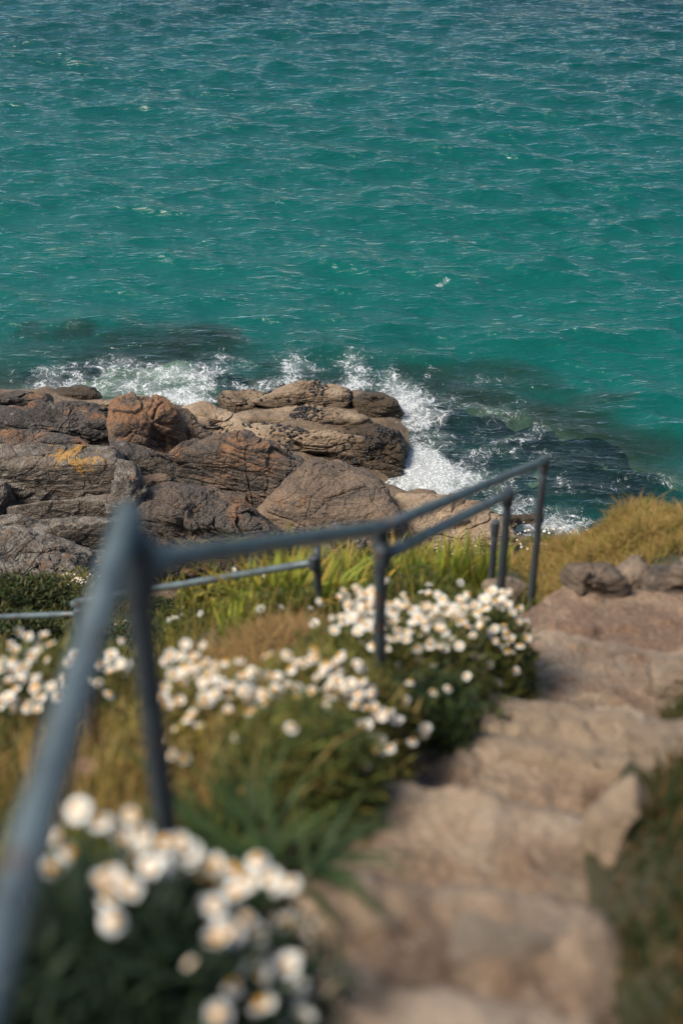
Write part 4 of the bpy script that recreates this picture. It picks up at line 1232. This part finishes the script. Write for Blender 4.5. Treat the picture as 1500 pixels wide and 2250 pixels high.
def pix_plant(label, fu, fv, rad, heads_px, nleaf, cols, lift=0.0, hscale=1.0, foot=None, leafsize=.06, name='daisy_plant', cat='daisies', **kw):
    ft = np.array(ground(fu, fv)) if foot is None else np.array(foot, float)
    hp = [dome_hit(u, v, ft, np.array(rad) * rng.uniform(.98, 1.1)) + np.array([0, 0, lift]) for u, v in heads_px]
    return flower_plant(name, label, cat, ft, rad, hp, nleaf, cols, leafsize, hscale=hscale, **kw)


# nearest clump, bottom left
gx, gy = -0.36, 1.42
near_heads = rnd_heads([(340, 1880, 95, 40, 24), (560, 1960, 70, 60, 10), (570, 2130, 80, 60, 12)]) + [(133, 1842), (172, 1780), (220, 1806), (272, 1845), (300, 1870), (362, 1850), (350, 1905), (385, 1925), (440, 1885), (515, 1912), (590, 1925), (455, 1990), (350, 1990), (65, 1995),
              (480, 2060), (418, 2118), (565, 2110), (540, 2020), (610, 2018), (645, 2120), (690, 2135), (715, 2115), (510, 2165), (575, 2205), (660, 2205), (650, 2170), (690, 2225), (700, 2165), (250, 2025), (240, 1975), (480, 2230), (640, 2185), (660, 2240), (610, 2245), (690, 2050), (700, 2195)]
pix_plant('big clump of white daisies with dark leaves nearest the camera at bottom left', 0, 0, (.36, .34, .46), near_heads, 6000, DARKLEAF, foot=(gx, gy, float(surf(np.array([gx]), np.array([gy]))[0]) - .02), leafsize=.07)
# left blurred clump
pix_plant('blurred clump of daisies at the left frame edge behind the near rail', 0, 0, (.62, .5, .45), rnd_heads([(40, 1440, 45, 28, 28), (90, 1500, 60, 28, 30), (20, 1510, 35, 30, 12), (200, 1470, 40, 30, 14), (250, 1450, 18, 20, 10)]), 4200, OLIVE + DAISYLEAF + STRAW[:2],
          foot=(-1.0, 3.75, float(surf(np.array([-1.0]), np.array([3.75]))[0])), hscale=1.0)
# cluster behind the first post
pix_plant('yellowish clump of daisies just right of the first post', 0, 0, (.40, .36, .36), rnd_heads([(430, 1470, 45, 25, 24), (500, 1500, 50, 35, 32), (580, 1520, 40, 30, 20), (400, 1560, 30, 40, 12), (520, 1615, 12, 8, 2), (400, 1650, 20, 30, 4)]), 3600, OLIVE + G_YEL[:1] + STRAW, foot=(-0.38, 3.25, float(surf(np.array([-0.38]), np.array([3.25]))[0])))
pix_plant('daisies in front of the second post, overhanging the steps', 0, 0, (.34, .34, .38), rnd_heads([(700, 1455, 40, 15, 22), (780, 1520, 55, 25, 28), (690, 1530, 40, 30, 16), (840, 1580, 40, 25, 10), (860, 1620, 30, 20, 6), (640, 1575, 30, 20, 8), (830, 1660, 25, 40, 6)]), 3600, OLIVE + STRAW[:1], foot=(-0.08, 3.62, float(surf(np.array([-0.06]), np.array([3.62]))[0])))
pix_plant('thick bank of daisies behind the second post', 0, 0, (.52, .5, .48), rnd_heads([(780, 1325, 40, 18, 18), (860, 1345, 60, 28, 34), (930, 1390, 60, 40, 26), (800, 1375, 50, 30, 10), (880, 1440, 50, 30, 8)]), 4000, DAISYLEAF + OLIVE + G_GREEN, hscale=1.05, foot=(0.22, 4.75, float(surf(np.array([0.22]), np.array([4.75]))[0])))
pix_plant('dense daisies spilling onto the path beside the landing', 0, 0, (.33, .44, .42), rnd_heads([(1000, 1335, 50, 20, 22), (1085, 1330, 40, 20, 24), (1130, 1385, 18, 25, 12), (1030, 1385, 50, 25, 16), (1010, 1450, 40, 20, 10), (1060, 1465, 25, 18, 8), (1110, 1400, 25, 30, 5)]), 4000, DAISYLEAF + OLIVE, hscale=1.08, foot=(0.62, 5.2, float(surf(np.array([0.66]), np.array([5.2]))[0])))
pix_plant('low daisies leaning against the second post on its far side', 0, 0, (.34, .34, .46), rnd_heads([(800, 1345, 45, 25, 34), (880, 1380, 45, 30, 30)]), 1500, OLIVE + G_GREEN, hscale=1.0, foot=(.06, 4.4, float(surf(np.array([.06]), np.array([4.4]))[0])))
pix_plant('tall daisies in the middle of the bank, between the second post and the landing', 0, 0, (.34, .36, .47), rnd_heads([(970, 1345, 45, 22, 34), (1030, 1370, 40, 30, 30)]), 1500, OLIVE + G_GREEN, hscale=1.05, foot=(.46, 5.0, float(surf(np.array([.46]), np.array([5.0]))[0])))
pix_plant('dark leafy tuft at the foot of the second post', 940, 1590, (.20, .2, .16), [(950, 1520), (985, 1512)], 1200, DARKLEAF + DAISYLEAF, name='leafy_tuft', cat='plant')
pix_plant('olive green feathery bush beside the steps below the second post', 0, 0, (.25, .26, .28), [(520, 1618), (640, 1600), (800, 1690)], 4200, OLIVE + DAISYLEAF, foot=(-0.12, 2.92, float(surf(np.array([-0.06]), np.array([2.92]))[0])), name='feathery_bush', cat='bush')
pix_plant('loose daisies beyond the last handrail post above the surf', 1190, 1215, (.38, .35, .30), rnd_heads([(1180, 1165, 35, 18, 16), (1140, 1190, 25, 15, 8), (1230, 1160, 15, 12, 6)]), 1400, G_GREEN + G_YEL[:1], hscale=1.1)
pix_plant('small daisies under the leaning near rail', 330, 1440, (.4, .5, .25), rnd_heads([(270, 1390, 30, 15, 12), (400, 1360, 30, 10, 10), (420, 1400, 40, 12, 10), (230, 1410, 20, 10, 8)]), 1800, OLIVE + G_DARK, hscale=.95)
for (lab, u, v, rx, hs, nl) in (('tiny white daisies at the foot of the grey boulder, far left', 170, 1290, .5, [(175, 1272, 20, 6, 26)], 500), ('sparse tiny daisies on the brow behind the strap leaves', 620, 1255, 1.1, [(570, 1262, 40, 8, 14), (500, 1285, 25, 5, 10), (740, 1250, 20, 8, 8)], 500),
                                ('tiny white daisies on the grassy brow left of the end posts', 1010, 1225, .8, [(985, 1212, 40, 8, 24), (1060, 1205, 30, 8, 14), (930, 1225, 20, 8, 8)], 500)):
    pix_plant(lab, u, v, (rx, .5, .16), rnd_heads(hs), nl, G_GREEN + G_YEL, hscale=.95, leafsize=.08)
YPET = [petal_mesh('yellow_petals', 14, .003, .022, .004, .004, prs)]
YPET[0].materials.append(YELM.m)
pix_plant('small yellow flowers on the brow between the rails', 920, 1235, (.5, .4, .18), rnd_heads([(905, 1222, 18, 8, 12), (930, 1235, 25, 8, 8)]), 400, G_GREEN + G_YEL, hscale=.9, petals=YPET, name='yellow_flower_plant', cat='flowers', leafsize=.08)
pix_plant('yellow flowers seen between the first post and the near rail', 270, 1600, (.4, .4, .2), rnd_heads([(265, 1545, 15, 12, 8), (250, 1580, 20, 12, 6)]), 700, G_YEL, hscale=.9, petals=YPET, name='yellow_flower_plant', cat='flowers')


# flat umbels
def umbel_mesh(nm, r, n, mat):
    V, F = [], []
    for i in range(n):
        a = i * 2.399; q = math.sqrt((i + .5) / n) * r
        c_ = np.array([q * math.cos(a), q * math.sin(a), .006 - .35 * q * q / r + prs.normal() * .001])
        s = r * .14
        F.append(oct_f + 6 * len(V)); V.append(c_ + oct_v * np.array([s, s, s * .55]))
    m_ = np_mesh(nm, np.concatenate(V), np.concatenate(F)); m_.materials.append(mat)
    return m_


UMB = [umbel_mesh('umbel', .042, 46, UMBM.m), umbel_mesh('umbel', .036, 38, UMBM.m)]
PNK = [umbel_mesh('pink_head', .030, 40, PINKM.m)]
for lab, u, v, hs in (('cluster of flat white umbels beside the first post', 400, 1420, [(385, 1357), (400, 1350), (440, 1348), (372, 1362)]), ('flat white umbels in front of the yellow strap leaves', 625, 1385, [(572, 1337), (620, 1333), (682, 1336), (640, 1362)]),
                      ('flat white umbels above the thick bank of daisies', 930, 1340, [(942, 1283), (925, 1300), (1012, 1280)])):
    pix_plant(lab, u, v, (.3, .3, .26), hs, 500, G_GREEN + G_DARK, petals=UMB, centre=False, name='umbel_plant', cat='wildflower')
pt = at(190, 1683, 2.35)
flower_plant('pink_flower', 'single blurred pink flower head left of the first post', 'flower', (pt[0], pt[1] + .02, float(surf(pt[0:1], pt[1:2])[0])), (.12, .12, .08), [pt], 200, G_DARK, petals=PNK, centre=False)


# strap-leaved clumps
def strap_clump(label, u, v, n, hgt, wdt, cols, tips, rad=.12, bend=(.1, .8), foot=None, name='strap_leaf_plant'):
    ft = np.array(ground(u, v)) if foot is None else np.array(foot)
    a = rng.uniform(0, 6.28, n); q = rad * np.sqrt(rng.uniform(0, 1, n))
    P0 = ft + np.stack([q * np.cos(a), q * np.sin(a), np.full(n, -.03)], 1)
    P0[:, 2] = surf(P0[:, 0], P0[:, 1]) - .03
    v_, f_, c_ = blades(P0, hgt * rng.uniform(.6, 1.15, n), wdt * rng.uniform(.7, 1.2, n), a + rng.normal(size=n) * .7, rng.uniform(bend[0], bend[1], n), pick(cols, n, .2), pick(tips, n, .2), levels=6)
    o = link(name, np_mesh(name, v_ - ft, f_, attrs={'col': c_}), LEAFM, loc=ft)
    return tag(o, label, 'plant')


Y1 = [(0.17, 0.24, 0.030), (0.25, 0.28, 0.036), (0.11, 0.18, 0.026)]
Y2 = [(0.32, 0.30, 0.04), (0.40, 0.22, 0.045), (0.30, 0.30, 0.04), (0.22, 0.27, 0.04)]
strap_clump('yellow-green strap-leaved clump left of the lower rail post', 590, 1345, 80, .52, .022, Y1, Y2, .22)
strap_clump('yellow-green strap leaves right beside the lower rail post', 655, 1345, 90, .50, .022, Y1, Y2, .24)
strap_clump('mixed yellow and orange strap leaves between the lower post and the second post', 760, 1300, 70, .42, .02, Y1, Y2 + Y2[1:3], .26)
strap_clump('upright yellow strap leaves right of the second post', 960, 1300, 80, .48, .022, Y1, Y2, .22, (.05, .5))
strap_clump('upright yellow strap leaves just left of the end posts', 1045, 1300, 80, .50, .022, Y1, Y2, .20, (.05, .5))
strap_clump('thin orange and green leaves under the sloping rails', 890, 1285, 70, .36, .016, Y1, Y2 + Y2[1:3], .25)
strap_clump('bright yellow-green strap leaves on the brow far behind the rails', 830, 1262, 60, .36, .018, Y1, Y2, .3)
strap_clump('dark green arching strap-leaved clump between the first post and the steps', 545, 1800, 80, .30, .018, [(0.022, 0.050, 0.018), (0.034, 0.066, 0.020), (0.018, 0.038, 0.016)], [(0.05, 0.085, 0.022), (0.07, 0.09, 0.025)], .10, (.4, 1.2), foot=(-0.26, 2.35, float(surf(np.array([-0.2]), np.array([2.35]))[0])))
strap_clump('dark arching leaves lying over the edge of the nearest steps', 650, 1850, 50, .25, .016, [(0.022, 0.050, 0.018), (0.030, 0.058, 0.018)], [(0.05, 0.085, 0.022), (0.06, 0.08, 0.025)], .08, (.6, 1.5), foot=(-0.1, 2.05, float(surf(np.array([-0.1]), np.array([2.05]))[0])))
strap_clump('small yellow-green strap leaves beside the dead grass mound', 520, 1385, 40, .30, .018, Y1, Y2, .12)


# low shrubs on the brow
def shrub(label, p, rad, n, cols, size=.06):
    p = np.array(p, float)
    root = empty('shrub', p)
    tag(root, label, 'shrub')
    d = rng.normal(size=(n, 3)); d /= np.linalg.norm(d, axis=1)[:, None]; d[:, 2] = np.abs(d[:, 2])
    r_ = rng.uniform(.2, 1.0, n) ** .45 * (1 + .35 * fbm(d * 2.5 + p, 3))
    c_ = p + d * r_[:, None] * np.array(rad)
    v, f, c = blades(c_, size * rng.uniform(.6, 1.3, n), size * .45, rng.uniform(0, 6.28, n), rng.uniform(.1, 1.6, n), pick(cols, n, .3), pick(cols, n, .3), levels=3)
    link('foliage', np_mesh('foliage', v - p, f, attrs={'col': c}), LEAFM, root)
    SV, SF, k = [], [], 0
    for i in range(7):
        e = p + d[i] * np.array(rad) * .7
        vv, ff = tube_np(np.array([p - [0, 0, .05], (p + e) / 2 + rng.normal(size=3) * .02, e]), [.012, .008, .004], 6, False)
        SV.append(vv); SF.append(ff[0] + k); k += len(vv)
    V_ = np.concatenate(SV)
    link('branches', np_mesh('branches', V_ - p, np.concatenate(SF), attrs={'col': np.tile([.05, .035, .02], (len(V_), 1))}), LEAFM, root)


SHD = [(0.022, 0.042, 0.014), (0.035, 0.055, 0.016), (0.05, 0.06, 0.018), (0.09, 0.075, 0.02)]
for lab, u, v, rad in (('dark green shrub at the far left edge below the grey boulder', 10, 1345, (.75, .5, .40)), ('dark shrub above the lower rail at left', 75, 1340, (.6, .5, .36)), ('dark shrub right under the pale grey boulder', 135, 1335, (.6, .5, .34)), ('dense shrub behind the leaning near rail', 215, 1335, (.6, .5, .34)),
                       ('green bush just behind the first post on the brow', 345, 1350, (.5, .4, .20)), ('leafy bush below the reddish brown boulder', 430, 1345, (.5, .4, .18)), ('yellowish bush left of the strap leaves', 500, 1345, (.4, .35, .18)), ('green bush below the lower rail joint', 60, 1420, (.5, .4, .34)), ('bushy growth under the lower rail middle', 290, 1440, (.5, .4, .3)), ('mixed green bush between the near rail and lower rail', 300, 1600, (.5, .4, .3))):
    shrub(lab, ground(u, v), rad, 2600, SHD if 'yellow' not in lab and 'mixed' not in lab else OLIVE + G_YEL[:2], .055)
